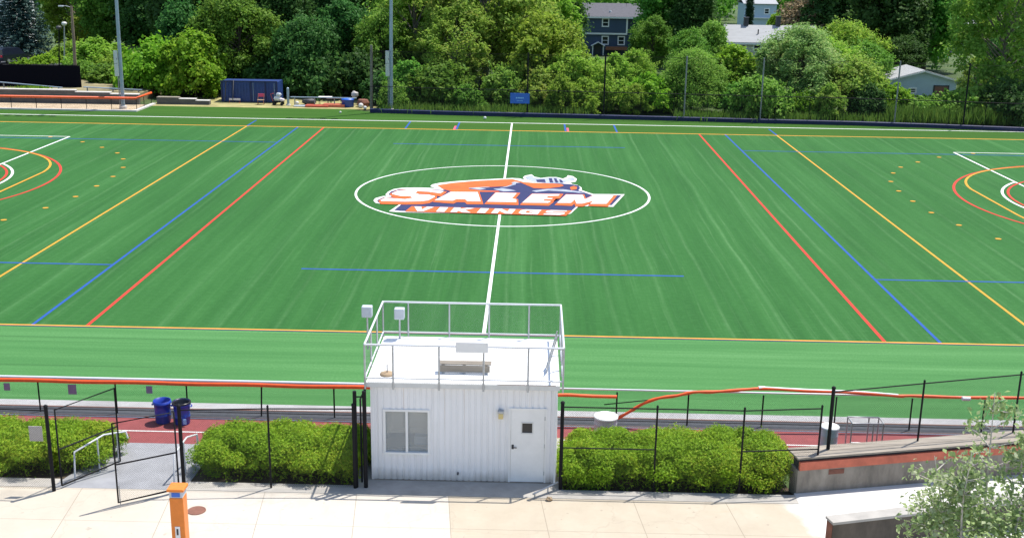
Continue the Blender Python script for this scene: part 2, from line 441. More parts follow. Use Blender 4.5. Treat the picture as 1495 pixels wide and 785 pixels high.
def leaf_material(name, cols, trans=0.46, rough=0.55, objvar=0.0):
    m = bpy.data.materials.new(name); m.use_nodes = True
    n = m.node_tree; b = n.nodes['Principled BSDF']
    geo = n.nodes.new('ShaderNodeNewGeometry'); cr = n.nodes.new('ShaderNodeValToRGB')
    e = cr.color_ramp.elements
    while len(e) < len(cols): e.new(0.5)
    for i, c in enumerate(cols): e[i].position = i/max(1, len(cols)-1); e[i].color = (*c, 1)
    tc = n.nodes.new('ShaderNodeTexCoord'); nz = n.nodes.new('ShaderNodeTexNoise')
    nz.inputs['Scale'].default_value = 0.55; nz.inputs['Detail'].default_value = 3
    n.links.new(tc.outputs['Object'], nz.inputs['Vector'])
    mx = n.nodes.new('ShaderNodeMath'); mx.operation = 'MULTIPLY_ADD'
    n.links.new(geo.outputs['Random Per Island'], mx.inputs[0]); mx.inputs[1].default_value = 0.5
    n.links.new(nz.outputs[0], mx.inputs[2])
    sb = n.nodes.new('ShaderNodeMath'); sb.operation = 'SUBTRACT'; sb.inputs[1].default_value = 0.25
    n.links.new(mx.outputs[0], sb.inputs[0]); n.links.new(sb.outputs[0], cr.inputs[0])
    col = cr.outputs[0]
    if objvar:
        oi = n.nodes.new('ShaderNodeObjectInfo'); hs = n.nodes.new('ShaderNodeHueSaturation')
        for sock, amp, mid in (('Hue', objvar*0.10, 0.5), ('Value', objvar, 1.0)):
            q = n.nodes.new('ShaderNodeMath'); q.operation = 'MULTIPLY_ADD'
            q.inputs[1].default_value = amp*2; q.inputs[2].default_value = mid-amp
            n.links.new(oi.outputs['Random'], q.inputs[0]); n.links.new(q.outputs[0], hs.inputs[sock])
        n.links.new(col, hs.inputs['Color']); col = hs.outputs[0]
    n.links.new(col, b.inputs['Base Color']); b.inputs['Roughness'].default_value = rough
    b.inputs['Specular IOR Level'].default_value = 0.12
    tr = n.nodes.new('ShaderNodeBsdfTranslucent'); n.links.new(col, tr.inputs[0])
    ms = n.nodes.new('ShaderNodeMixShader'); ms.inputs[0].default_value = trans
    n.links.new(b.outputs[0], ms.inputs[1]); n.links.new(tr.outputs[0], ms.inputs[2])
    n.links.new(ms.outputs[0], n.nodes['Material Output'].inputs[0])
    return m
LM = {
 'maple': leaf_material('leaf_maple', [(0.071,0.188,0.028),(0.146,0.342,0.045),(0.279,0.460,0.074)], objvar=0.2),
 'dark': leaf_material('leaf_dark', [(0.028,0.090,0.024),(0.063,0.160,0.036),(0.126,0.280,0.066)], objvar=0.2),
 'light': leaf_material('leaf_light', [(0.161,0.296,0.031),(0.273,0.457,0.053),(0.409,0.460,0.092)], 0.54, objvar=0.15),
 'willow': leaf_material('leaf_willow', [(0.168,0.325,0.044),(0.289,0.460,0.071),(0.460,0.460,0.118)], 0.54, objvar=0.15),
 'olive': leaf_material('leaf_olive', [(0.140,0.284,0.041),(0.217,0.421,0.061),(0.340,0.460,0.093)], objvar=0.1),
 'silver': leaf_material('leaf_silver', [(0.152,0.281,0.078),(0.272,0.460,0.127),(0.452,0.460,0.196)], objvar=0.1),
 'spruce': leaf_material('leaf_spruce', [(0.019,0.051,0.046),(0.045,0.096,0.081),(0.090,0.158,0.136)], 0.1),
 'lime': leaf_material('leaf_lime', [(0.119,0.261,0.018),(0.212,0.419,0.030),(0.353,0.460,0.053)], 0.54, objvar=0.1),
 'rust': leaf_material('leaf_rust', [(0.168,0.140,0.084),(0.280,0.224,0.126),(0.378,0.280,0.168)], 0.3),
 'cypress': leaf_material('leaf_cypress', [(0.010,0.039,0.018),(0.021,0.058,0.023),(0.039,0.091,0.036)], 0.15),
 'yew': leaf_material('leaf_yew', [(0.107,0.227,0.014),(0.231,0.407,0.022),(0.417,0.460,0.040)], 0.3),
 'sapling': leaf_material('leaf_sapling', [(0.186,0.278,0.102),(0.344,0.457,0.184),(0.460,0.460,0.367)], 0.4),
 'reed': leaf_material('leaf_reed', [(0.102,0.203,0.029),(0.168,0.293,0.049),(0.270,0.385,0.078)], 0.3),
}

# ================================================================ setting: ground, field, track, plaza
def struct(mb, name, mats, parent=None):
    o = mb.build(name, mats, parent)
    if parent is None: o['kind'] = 'structure'
    return o

struct(MB().rect(-900, 900, -120, 1500, -0.06), 'ground', M['meadow'])
turf = MB()
turf.rect(-62, 62, -27.5, 25.45, 0.0, 0)
turf.rect(-62, 62, -35.05, -27.5, 0.0, 1)
turf.sheet([(-62,25.45),(62,25.45),(62,29.0),(44.7,30.1),(30.7,32.2),(13,33.5),(-8,34.6),(-13.6,35.6),(-15,36.9),(-28.9,37.0),(-34.3,37.9),(-34.1,32.9),(-62,32.75)], 0.0, 2)
turf_o = struct(turf, 'turf_field', [M['turf_play'], M['turf_near'], M['turf_far']])
lz = [0.006]
def mark(name, m, fn):
    b = MB(); fn(b); o = b.build(name, m, turf_o); return o
def hline(x0, x1, y, w, z=0.006): return lambda b: b.rect(x0, x1, y-w/2, y+w/2, z)
def vline(x, y0, y1, w, z=0.006): return lambda b: b.rect(x-w/2, x+w/2, y0, y1, z)
def ring(cx, cy, r, w, a0=0, a1=360, z=0.006, n=128):
    def fn(b):
        vs = []; fs = []
        for i in range(n+1):
            a = R(a0+(a1-a0)*i/n)
            vs += [(cx+(r-w/2)*math.cos(a), cy+(r-w/2)*math.sin(a), z), (cx+(r+w/2)*math.cos(a), cy+(r+w/2)*math.sin(a), z)]
        for i in range(n): fs.append((2*i, 2*i+1, 2*i+3, 2*i+2))
        b.add(vs, fs)
    return fn
def polyline(pts, w, z):
    def fn(b):
        vs = []; fs = []
        for i, p in enumerate(pts):
            a = Vector(pts[max(0,i-1)]); c = Vector(pts[min(len(pts)-1,i+1)]); d = (c-a).normalized(); nrm = Vector((-d.y, d.x))
            q = Vector(p); l = q+nrm*w/2; r_ = q-nrm*w/2; vs += [(l.x,l.y,z),(r_.x,r_.y,z)]
        for i in range(len(pts)-1): fs.append((2*i,2*i+1,2*i+3,2*i+2))
        b.add(vs, fs)
    return fn
mark('sideline', M['line_orange'], hline(-61, 61, -27.42, 0.12, 0.007))
mark('sideline_edge', M['line_navy'], hline(-61, 61, -27.53, 0.09, 0.007))
mark('sideline', M['line_orange'], hline(-61, 61, 25.45, 0.20, 0.007))
mark('boundary_line', M['line_white'], hline(-61, 61, 29.9, 0.22, 0.007))
mark('halfway_line', M['line_white'], vline(0, -27.3, 29.8, 0.15, 0.009))
mark('centre_circle', M['line_white'], ring(0, 0, 9.12, 0.145, z=0.009))
for s in (-1, 1):
    mark('field_line', M['line_red'], vline(s*15.77, -27.36, 25.35, 0.15))
    mark('field_line', M['line_blue'], vline(s*17.95, -27.36, 25.35, 0.135))
    mark('field_line', M['line_yellow'], vline(s*22.28, -27.36, 25.35, 0.13))
    for x, m in ((8.92,'line_blue'),(4.6,'line_blue'),(22.3,'line_blue')):
        mark('field_tick', M[m], vline(s*x, 25.6, 29.75 if x < 20 else 28.9, 0.15, 0.006))
    mark('field_tick', M['line_pink'], vline(s*4.6+s*0.20, 25.6, 27.6, 0.18, 0.0062))
    for y in (-18.4, 17.4):
        a, c = sorted((s*18.0, s*58.0)); mark('hash_line', M['line_blue'], hline(a, c, y, 0.16, 0.0085))
    bx = s*34.53
    pts = [(s*56, 18.35), (bx, 18.35), (bx, -19.0), (s*56, -19.0)]
    mark('penalty_box', M['line_white'], lambda b: (polyline(pts[:2],0.16,0.012)(b), polyline(pts[1:3],0.16,0.0125)(b), polyline(pts[2:],0.16,0.012)(b)))
    cx, cy = s*41.5, -0.4
    am = math.degrees(math.acos(6.97/9.9))
    mark('penalty_arc', M['line_white'], ring(cx, cy, 9.85, 0.17, (180 if s > 0 else 0)-am, (180 if s > 0 else 0)+am, 0.0155))
    mark('crease_arc', M['line_red'], ring(cx, cy, 9.50, 0.16, (180 if s > 0 else 0)-95, (180 if s > 0 else 0)+95, 0.0175))
    mark('crease_arc', M['line_red'], ring(s*43.1, -0.4, 14.3, 0.17, (180 if s > 0 else 0)-100, (180 if s > 0 else 0)+100, 0.014))
    arc = [(s*(40.5 - 10.0*math.cos(R(a))), -0.4+(3.3 if a > 0 else -3.3)+10.0*math.sin(R(a))) for a in range(-90, 91, 5)]
    mark('shooting_arc', M['line_yellow'], polyline(arc, 0.16, 0.0195))
    dots = [(35.9,18.0),(32.58,15.93),(30.25,13.66),(28.3,11.4),(27.05,9.04),(25.95,5.9),(25.5,2.7),(25.42,-0.4),(25.5,-3.6),(26.0,-6.76),(27.0,-9.88),(28.4,-12.6)]
    def dd(b):
        for i, (x, y) in enumerate(dots):
            n = 10; b.add([(s*x+0.17*math.cos(2*math.pi*k/n), y+0.17*math.sin(2*math.pi*k/n), 0.0215) for k in range(n)], [tuple(range(n))])
    mark('dashed_arc', M['line_yellow'], dd)
for y in (-18.45, 17.8): mark('hash_line', M['line_blue'], hline(-9.0, 9.0, y, 0.17, 0.0062))

LOGO_COL = {'white':'logo_white','navy':'line_navy','orange':'logo_orange','silver':'logo_silver','band':'logo_band'}
LOGO = [
    ('white',0.0,[(-7.69,-3.15),(-7.66,-2.49),(-7.29,-1.84),(-7.05,-1.77),(-7.19,-1.37),(-7.13,-0.45),(-6.88,0.34),(-6.41,0.76),(-5.55,0.93),(-4.74,0.92),(-4.27,0.84),(-4.67,1.42),(-4.6,2.02),(-4.17,2.57),(-3.09,3.28),(-1.92,3.8),(-0.12,4.44),(0.52,4.66),(1.0,4.55),(1.34,4.11),(1.21,4.89),(1.33,5.54),(1.79,6.08),(1.98,5.28),(2.41,4.84),(2.9,5.21),(3.45,5.26),(3.87,4.76),(4.14,5.33),(4.24,5.99),(4.57,5.69),(4.81,4.75),(4.69,3.8),(4.35,3.46),(4.43,3.01),(4.77,2.74),(5.01,1.87),(4.99,1.06),(5.33,0.46),(5.65,-0.07),(7.63,0.05),(6.67,-3.64),(4.63,-3.62),(4.1,-5.63),(3.77,-6.18),(3.04,-6.19),(-0.38,-6.18),(-1.41,-6.17),(-5.73,-6.18),(-6.4,-6.0),(-5.99,-3.96),(-7.18,-3.98),(-7.48,-3.78)]),
    ('navy',1.0,[(-7.48,-3.06),(-7.2,-2.18),(-6.66,-1.95),(-7.03,-1.3),(-6.96,-0.43),(-6.54,0.35),(-4.7,0.51),(-3.82,0.31),(-3.44,0.66),(-0.92,1.47),(-0.04,2.75),(1.02,3.15),(1.56,3.05),(3.12,3.19),(4.25,3.0),(4.83,2.6),(4.91,1.72),(4.77,0.98),(5.57,-0.36),(7.41,-0.25),(6.61,-3.24),(4.61,-3.24),(4.06,-5.34),(-0.4,-5.72),(-5.77,-5.87),(-6.15,-5.68),(-5.87,-3.92),(-4.31,-3.84),(-7.26,-3.79),(-7.4,-3.44)]),
    ('silver',2.0,[(-2.09,0.93),(-1.61,1.29),(-1.07,0.96),(-1.46,0.61)]),
    ('silver',2.1,[(-0.63,0.92),(-0.06,1.17),(0.41,0.93),(0.83,0.48),(0.02,0.2)]),
    ('silver',2.2,[(1.81,0.57),(2.86,1.27),(3.79,1.24),(4.76,0.64),(5.13,0.02),(4.34,0.43),(2.85,0.75),(2.1,0.22)]),
    ('silver',2.3,[(0.52,3.1),(0.72,3.27),(0.79,2.52),(0.22,1.58),(-0.29,1.15),(0.22,1.87),(0.56,2.5)]),
    ('silver',2.4,[(1.34,4.9),(1.46,5.39),(1.82,5.75),(1.93,5.12),(2.41,4.62),(2.9,4.98),(3.45,5.04),(3.86,4.44),(4.24,4.92),(4.32,5.51),(4.53,5.36),(4.69,4.74),(4.61,4.11),(4.09,3.75),(3.83,3.14),(2.88,3.08),(1.98,3.39),(1.56,4.13)]),
    ('orange',2.0,[(-4.25,1.75),(-3.34,2.59),(-1.9,3.4),(-0.11,4.06),(0.52,4.25),(1.26,3.33),(1.8,3.13),(3.11,2.98),(3.71,2.85),(3.88,2.36),(3.57,1.89),(2.62,1.3),(1.92,1.44),(1.57,2.15),(1.08,3.16),(0.67,3.42),(0.49,3.1),(0.54,2.5),(0.22,1.87),(-0.66,1.58),(-1.21,1.5),(-2.19,1.15),(-2.17,0.75),(-1.46,0.41),(-0.3,0.29),(-0.17,0.02),(-1.43,-0.04),(-3.15,-0.09),(-3.78,0.54)]),
    ('orange',2.1,[(4.26,1.86),(4.52,2.33),(4.72,1.99),(4.65,1.26),(4.31,1.02)]),
    ('orange',2.2,[(-7.37,-3.26),(-7.1,-2.26),(-5.83,-2.52),(-5.61,-2.37),(-5.54,-2.61),(-6.13,-2.61),(-6.7,-2.09),(-6.94,-1.2),(-6.6,-0.1),(-5.94,0.31),(-4.67,0.42),(-3.47,-0.25),(-3.73,-1.66),(-4.53,-1.23),(-5.18,-1.13),(-5.16,-0.96),(-5.09,-1.05),(-4.53,-1.08),(-3.99,-1.61),(-3.92,-2.45),(-4.28,-3.69),(-4.71,-3.99),(-5.67,-4.17),(-7.13,-4.12)]),
    ('orange',2.3,[(-4.11,-3.32),(-3.26,-0.16),(-1.47,-0.05),(-1.05,-3.73),(-2.04,-3.75),(-2.18,-3.22),(-2.65,-3.2),(-2.84,-3.68)]),
    ('orange',2.4,[(-1.0,-3.68),(-0.46,-0.18),(1.1,-0.22),(0.83,-1.95),(0.99,-2.08),(1.04,-3.75)]),
    ('orange',2.5,[(1.11,-3.7),(1.83,-0.37),(3.79,-0.29),(3.53,-1.69),(2.88,-1.86),(2.93,-1.52),(3.32,-1.65),(3.08,-2.71),(2.64,-2.83),(2.68,-2.51),(3.16,-2.65),(2.84,-3.79)]),
    ('orange',2.6,[(3.18,-3.61),(3.94,-0.37),(5.08,-0.36),(5.13,-1.53),(5.63,-0.5),(7.12,-0.43),(6.34,-3.76),(5.16,-3.63),(5.52,-2.67),(4.84,-3.84),(4.42,-3.88),(4.38,-3.05),(4.21,-3.7)]),
    ('navy',3.0,[(2.09,4.09),(2.65,4.39),(2.73,3.31),(2.16,3.41)]),
    ('navy',3.1,[(2.93,4.73),(3.14,4.75),(3.21,3.29),(3.0,3.27)]),
    ('navy',3.2,[(3.27,4.73),(3.44,4.62),(3.55,3.33),(3.37,3.31)]),
    ('navy',3.3,[(3.62,4.42),(3.77,4.18),(3.87,3.42),(3.69,3.31)]),
    ('orange',3.0,[(-5.46,-6.05),(-5.23,-4.66),(4.19,-5.03),(3.78,-6.42)]),
    ('white',4.0,[(-7.26,-3.16),(-7.07,-2.47),(-5.82,-2.73),(-5.42,-2.39),(-5.6,-1.85),(-6.22,-1.85),(-6.75,-1.37),(-6.82,-1.11),(-6.57,-0.31),(-5.93,0.08),(-4.67,0.2),(-3.67,-0.18),(-3.84,-0.87),(-4.61,-0.44),(-5.32,-0.33),(-5.39,-0.89),(-5.11,-1.27),(-4.54,-1.3),(-4.1,-1.72),(-4.09,-1.89),(-4.4,-2.97),(-4.8,-3.26),(-5.77,-3.45),(-7.19,-3.39)]),
    ('white',4.1,[(-4.03,-2.9),(-3.24,-0.38),(-1.56,-0.28),(-1.25,-3.0),(-2.06,-3.02),(-2.2,-2.48),(-2.74,-2.45),(-2.93,-2.94)]),
    ('white',4.2,[(-0.86,-3.04),(-0.43,-0.4),(0.88,-0.38),(0.61,-2.01),(0.88,-2.22),(0.9,-3.01)]),
    ('white',4.3,[(1.25,-3.13),(1.85,-0.58),(3.56,-0.47),(3.47,-0.93),(2.82,-1.1),(2.71,-1.66),(3.12,-1.68),(3.03,-1.96),(2.59,-2.08),(2.49,-2.53),(3.0,-2.56),(2.8,-3.06)]),
    ('white',4.4,[(3.34,-3.02),(3.95,-0.59),(4.98,-0.58),(5.04,-1.91),(5.62,-0.71),(6.88,-0.62),(6.31,-3.03),(5.31,-3.12),(5.6,-2.2),(4.84,-3.11),(4.5,-3.14),(4.44,-1.95),(4.18,-2.96)]),
    ('white',4.5,[(-5.06,-4.76),(-4.64,-4.78),(-4.56,-5.58),(-4.31,-4.79),(-3.89,-4.81),(-4.44,-6.0),(-4.76,-5.99)]),
    ('white',4.6,[(-3.68,-6.04),(-3.2,-6.06),(-3.06,-4.85),(-3.54,-4.83)]),
    ('white',4.7,[(-2.86,-6.07),(-2.48,-6.09),(-2.43,-5.68),(-2.14,-6.11),(-1.67,-6.13),(-2.06,-5.48),(-1.49,-4.92),(-1.98,-4.9),(-2.37,-5.3),(-2.32,-4.88),(-2.71,-4.86)]),
    ('white',4.8,[(-1.33,-6.14),(-0.85,-6.16),(-0.66,-4.96),(-1.14,-4.93)]),
    ('white',4.9,[(-0.51,-6.18),(-0.15,-6.19),(-0.04,-5.54),(0.3,-6.21),(0.68,-6.23),(0.9,-5.03),(0.54,-5.01),(0.42,-5.68),(0.08,-4.99),(-0.31,-4.97)]),
    ('white',5.0,[(1.07,-6.01),(1.25,-6.26),(2.15,-6.3),(2.3,-5.58),(1.73,-5.56),(1.68,-5.8),(1.89,-5.8),(1.85,-6.0),(1.44,-5.95),(1.55,-5.38),(2.33,-5.41),(2.4,-5.1),(1.48,-5.05),(1.2,-5.29)]),
    ('white',5.1,[(2.49,-6.31),(3.4,-6.35),(3.67,-6.12),(3.75,-5.77),(3.61,-5.64),(3.01,-5.61),(3.05,-5.4),(3.83,-5.43),(3.89,-5.16),(2.97,-5.12),(2.7,-5.33),(2.62,-5.72),(2.76,-5.84),(3.36,-5.87),(3.32,-6.09),(2.55,-6.05)]),
]
logo = MB()
lmats = [M[LOGO_COL[c]] for c in ('white','navy','orange','silver','band')]; lidx = {c:i for i,c in enumerate(('white','navy','orange','silver','band'))}
def tess(poly):
    from mathutils.geometry import tessellate_polygon
    return [tuple(t) for t in tessellate_polygon([[Vector((x,y,0)) for x,y in poly]])]
def up_tris(poly, tris):
    out = []
    for a,b,c in tris:
        A,B,C = poly[a],poly[b],poly[c]
        out.append((a,b,c) if (B[0]-A[0])*(C[1]-A[1])-(B[1]-A[1])*(C[0]-A[0]) > 0 else (a,c,b))
    return out
for li, (c, lv, poly) in enumerate(LOGO):
    logo.add([(x,y,0.020+0.0018*li) for x,y in poly], up_tris(poly, tess(poly)), lidx[c])
logo_o = logo.build('midfield_logo', lmats, turf_o)
# track and strips
struct(MB().rect(-62, 62, -35.55, -35.05, 0.004), 'concrete_strip', M['strip_grey'])
struct(MB().rect(-62, 62, -36.3, -35.55, 0.0), 'asphalt_path', M['asphalt'])
trk = MB().rect(-62, 62, -38.5, -36.3, 0.002, 0)
for y in (-36.33, -37.4): trk.rect(-62, 62, y-0.03, y+0.03, 0.008, 1)
trk.rect(-62, 62, -35.60, -35.54, 0.010, 2); trk.rect(-62, 62, -36.28, -36.24, 0.010, 2)
struct(trk, 'running_track', [M['track_red'], M['line_white'], M['brown_iron']])
# plaza on the upper level, the planted bank falling to the track, the ramp through it
PZ = 0.6
pl = MB(); pl.prism([(-90,-110),(90,-110),(90,-42.2),(-90,-42.2)], -0.5, PZ)
struct(pl, 'plaza', M['plaza'])
struct(MB().box(-2.9,2.75,-42.018,-38.6,-0.2,PZ+0.006), 'booth_pad', M['warm_grey'])
cb = MB()  # grey strip along the plaza edge, open at the ramp
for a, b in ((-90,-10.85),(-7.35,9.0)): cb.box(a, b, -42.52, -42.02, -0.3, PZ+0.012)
struct(cb, 'edge_strip', M['warm_grey'])
bank = MB()
for a, b in ((-90,-10.75),(-7.45,9.0),):
    bank.quad((a,-42.03,PZ-0.05),(b,-42.03,PZ-0.05),(b,-38.5,-0.02),(a,-38.5,-0.02))
struct(bank, 'planting_bank', M['soil'])
rp = MB().add([(-10.85,-42.52,PZ+0.004),(-7.35,-42.52,PZ+0.004),(-7.35,-42.2,PZ+0.004),(-7.6,-38.3,0.012),(-10.6,-38.3,0.012),(-10.85,-42.2,PZ+0.004)],[(0,1,2,5),(5,2,3,4)])
struct(rp, 'ramp', M['ramp_grey'])
struct(MB().prism([(8.98,-42.53),(40,-42.53),(40,-34.0),(22,-38.9),(9.0,-41.9)],-0.3,PZ+0.008), 'walkway', M['walk_pale'])
struct(MB().add([(-50.5,53,0.9),(-38.5,53,0.5),(-42,72,2.9),(-52.5,72,2.6)],[(0,1,2,3)]), 'grass_bank', mat('bank_grass',(0.17,0.24,0.05),0.95,var=0.35,vscale=0.8))
# ================================================================ trees and planting
def leaf_quads(P, N, size, aspect, rng, jit=0.5):
    n = len(P)
    N = N + rng.normal(0, jit, (n,3)); N /= np.linalg.norm(N, axis=1)[:,None]+1e-9
    T = rng.normal(0, 1, (n,3)); T -= N*(T*N).sum(1)[:,None]; T /= np.linalg.norm(T, axis=1)[:,None]+1e-9
    B = np.cross(N, T); s = size*rng.uniform(0.6, 1.35, n)[:,None]; w = s*aspect
    V = np.empty((n,4,3)); fold = N*s*0.12
    V[:,0] = P-T*s*0.5; V[:,1] = P+B*w*0.5+fold; V[:,2] = P+T*s*0.5; V[:,3] = P-B*w*0.5+fold
    return V
def quads_mesh(name, V, m):
    n = len(V); me = bpy.data.meshes.new(name)
    me.vertices.add(n*4); me.vertices.foreach_set('co', V.reshape(-1).astype(np.float32))
    me.loops.add(n*4); me.loops.foreach_set('vertex_index', np.arange(n*4, dtype=np.int32))
    me.polygons.add(n); me.polygons.foreach_set('loop_start', np.arange(0, n*4, 4, dtype=np.int32))
    me.polygons.foreach_set('loop_total', np.full(n, 4, dtype=np.int32))
    me.materials.append(m); me.update(calc_edges=True); return me

SPEC = {  # height, radius, crown base, lobes, lobe radius, clumps per lobe, leaves per clump, leaf, aspect, profile, trunk radius
 'maple': dict(h=13, r=4.6, z0=1.6, nl=34, lr=1.2, nc=14, nv=58, lf=0.3, asp=0.7, prof='round', tr=0.22, m='maple', bark='bark'),
 'dark': dict(h=15, r=4.6, z0=1.0, nl=40, lr=1.25, nc=14, nv=58, lf=0.32, asp=0.7, prof='tall', tr=0.28, m='dark', bark='bark'),
 'light': dict(h=10, r=3.6, z0=1.0, nl=30, lr=0.9, nc=13, nv=50, lf=0.25, asp=0.7, prof='round', tr=0.16, m='light', bark='bark_grey'),
 'willow': dict(h=11, r=4.0, z0=1.2, nl=38, lr=0.85, nc=13, nv=40, lf=0.28, asp=0.45, prof='open', tr=0.22, m='willow', bark='bark_grey'),
 'open': dict(h=12, r=4.6, z0=1.6, nl=44, lr=0.85, nc=12, nv=40, lf=0.28, asp=0.55, prof='open', tr=0.17, m='olive', bark='bark_grey'),
 'olive': dict(h=6, r=2.9, z0=0.1, nl=40, lr=0.75, nc=24, nv=62, lf=0.16, asp=0.45, prof='dome', tr=0.12, m='olive', bark='bark'),
 'silver': dict(h=8, r=4.0, z0=0.1, nl=52, lr=0.8, nc=18, nv=60, lf=0.19, asp=0.4, prof='dome', tr=0.16, m='silver', bark='bark'),
 'lime': dict(h=6, r=2.6, z0=0.2, nl=24, lr=0.7, nc=14, nv=46, lf=0.25, asp=0.8, prof='dome', tr=0.10, m='lime', bark='bark'),
 'shrub': dict(h=3.5, r=2.4, z0=0.0, nl=22, lr=0.6, nc=13, nv=44, lf=0.22, asp=0.7, prof='dome', tr=0.06, m='light', bark='bark'),
 'vine': dict(h=6, r=3.0, z0=0.0, nl=36, lr=0.7, nc=14, nv=46, lf=0.24, asp=0.85, prof='dome', tr=0.09, m='lime', bark='bark'),
 'under': dict(h=4, r=2.6, z0=0.0, nl=24, lr=0.7, nc=13, nv=42, lf=0.26, asp=0.8, prof='dome', tr=0.07, m='dark', bark='bark'),
 'rust':   dict(h=9, r=3.2, z0=1.0, nl=16, lr=1.2, nc=14, nv=26, lf=0.34, asp=0.7, prof='round', tr=0.15, m='rust', bark='bark'),
}
def envelope(prof, t):
    if prof == 'round': return math.sin(math.pi*min(1, 0.12+0.83*t))**0.7
    if prof == 'tall': return (1-0.72*t)*min(1, 0.65+2.0*t)
    if prof == 'open': return math.sin(math.pi*min(1, 0.16+0.76*t))**0.8
    return math.sqrt(max(0.03, 1-t*t))
CACHE = {}
def tree_meshes(sp, var, b=1.0):
    key = (sp, var, b)
    if key in CACHE: return CACHE[key]
    s = SPEC[sp]; rng = np.random.default_rng(abs(hash_str(sp))*7+var*131+5)
    H = s['h']*b; NL = max(8, int(s['nl']*(0.35+0.65*b))); lobes = []
    for i in range(NL):
        t = ((i+rng.uniform(0.1,0.9))/NL)**(0.8 if s['prof']=='dome' else 0.95); a = i*2.4+rng.uniform(-0.5,0.5)
        er = max(0.0, s['r']*envelope(s['prof'], t)*rng.uniform(0.82,1.08) - s['lr']*0.5)
        rr = er*math.sqrt(rng.uniform(0.35, 1.0))
        z = s['z0'] + s['lr']*0.6 + t*(H-s['z0']-s['lr']*1.6)
        lobes.append((rr*math.cos(a), rr*math.sin(a), z, s['lr']*rng.uniform(0.55, 1.2)))
    lobes.append((0, 0, H-s['lr'], s['lr']*0.9))
    P = []; N = []
    for (x,y,z,lr) in lobes:
        d = rng.normal(0,1,(s['nc'],3)); d[:,2] = d[:,2]*0.8+0.35; d /= np.linalg.norm(d,axis=1)[:,None]
        cc = np.array([x,y,z])+d*lr*rng.uniform(0.7,1.15,(s['nc'],1))*np.array([1.0,1.0,1.15])
        for c, dd in zip(cc, d):
            q = rng.normal(0,1,(s['nv'],3))*lr*np.array([0.29,0.29,0.27])
            pts = c+q
            P.append(pts); N.append(np.tile(dd*0.6+np.array([0,0,0.35]), (s['nv'],1)))
    for i in range(95):            # loose twigs that break the outline
        x,y,z,lr = lobes[rng.integers(len(lobes))]; d = np.array([x,y,0.0]); d = d/(np.linalg.norm(d)+1e-6)*0.8+rng.normal(0,0.5,3)+np.array([0,0,rng.uniform(0.0,0.9)]); d /= np.linalg.norm(d)
        L = lr*rng.uniform(1.2,2.1); n_ = 24; u = rng.uniform(0.35,1.0,(n_,1))
        P.append(np.array([x,y,z])+d*u*L+rng.normal(0,0.11*lr,(n_,3))); N.append(np.tile(d*0.4+np.array([0,0,0.6]),(n_,1)))
    P = np.concatenate(P); N = np.concatenate(N)
    keep = P[:,2] > 0.05; P = P[keep]; N = N[keep]
    crown = quads_mesh('crown', leaf_quads(P, N, s['lf'], s['asp'], rng), LM[s['m']])
    tb = MB(); tr = s['tr']; lean = rng.uniform(-0.3,0.3,2)
    top = (lean[0]*1.5, lean[1]*1.5, H*0.82)
    mid = (lean[0], lean[1], H*0.35)
    tb.tube([(0,0,-0.3),(0,0,0.15),(lean[0]*.4,lean[1]*.4,H*0.15),mid,(lean[0]*1.3,lean[1]*1.3,H*0.6),top],[tr*1.5,tr*1.15,tr,tr*0.75,tr*0.45,tr*0.12],8)
    for (x,y,z,lr) in lobes:
        zs = max(0.35, min(H*0.7, z*0.62)); f = zs/(H*0.82)
        b = Vector((top[0]*f, top[1]*f, zs)); e = Vector((x,y,z)); m_ = b.lerp(e,0.5)+Vector((0,0,0.12*(e-b).length*rng.uniform(-0.4,1)))
        tb.tube([b,m_,e],[tr*0.42,tr*0.28,tr*0.08],5)
    ob = tb.build('tmp', M[s['bark']]); trunk = ob.data; trunk.name = 'trunk'; bpy.data.objects.remove(ob)
    CACHE[key] = (trunk, crown); return CACHE[key]
def hash_str(x): return sum((i+1)*ord(c) for i,c in enumerate(x))
NV = {}
def tree(name, px, top, wpx, Y, sp, label, cat='tree', group=None, mcol=None, z0=0.0, rz=None):
    """a tree whose axis is seen at px, its top at row top, wpx wide, standing at depth Y"""
    s = SPEC[sp]; NV[sp] = NV.get(sp, 0)+1; v = NV[sp] % 3
    p = at(px, 120, Y); H = max(1.2, at(px, top, Y).z - z0); wid = wpx/ppm(Y)
    root = thing(name, (p.x, Y, z0), label, cat, group)
    k = wid/2/(s['r']*0.80); b = max(0.5, round(H/s['h']/k*4)/4); tk, cr = tree_meshes(sp, v, b); root.scale = (k, k, H/(s['h']*b))
    root.rotation_euler = (0,0, NV[sp]*1.7 if rz is None else rz)
    a = bpy.data.objects.new('trunk', tk); COL.objects.link(a); a.parent = root
    c = bpy.data.objects.new('crown', cr); COL.objects.link(c); c.parent = root
    if mcol: c.material_slots[0].link = 'OBJECT'; c.material_slots[0].material = LM[mcol]
    return root

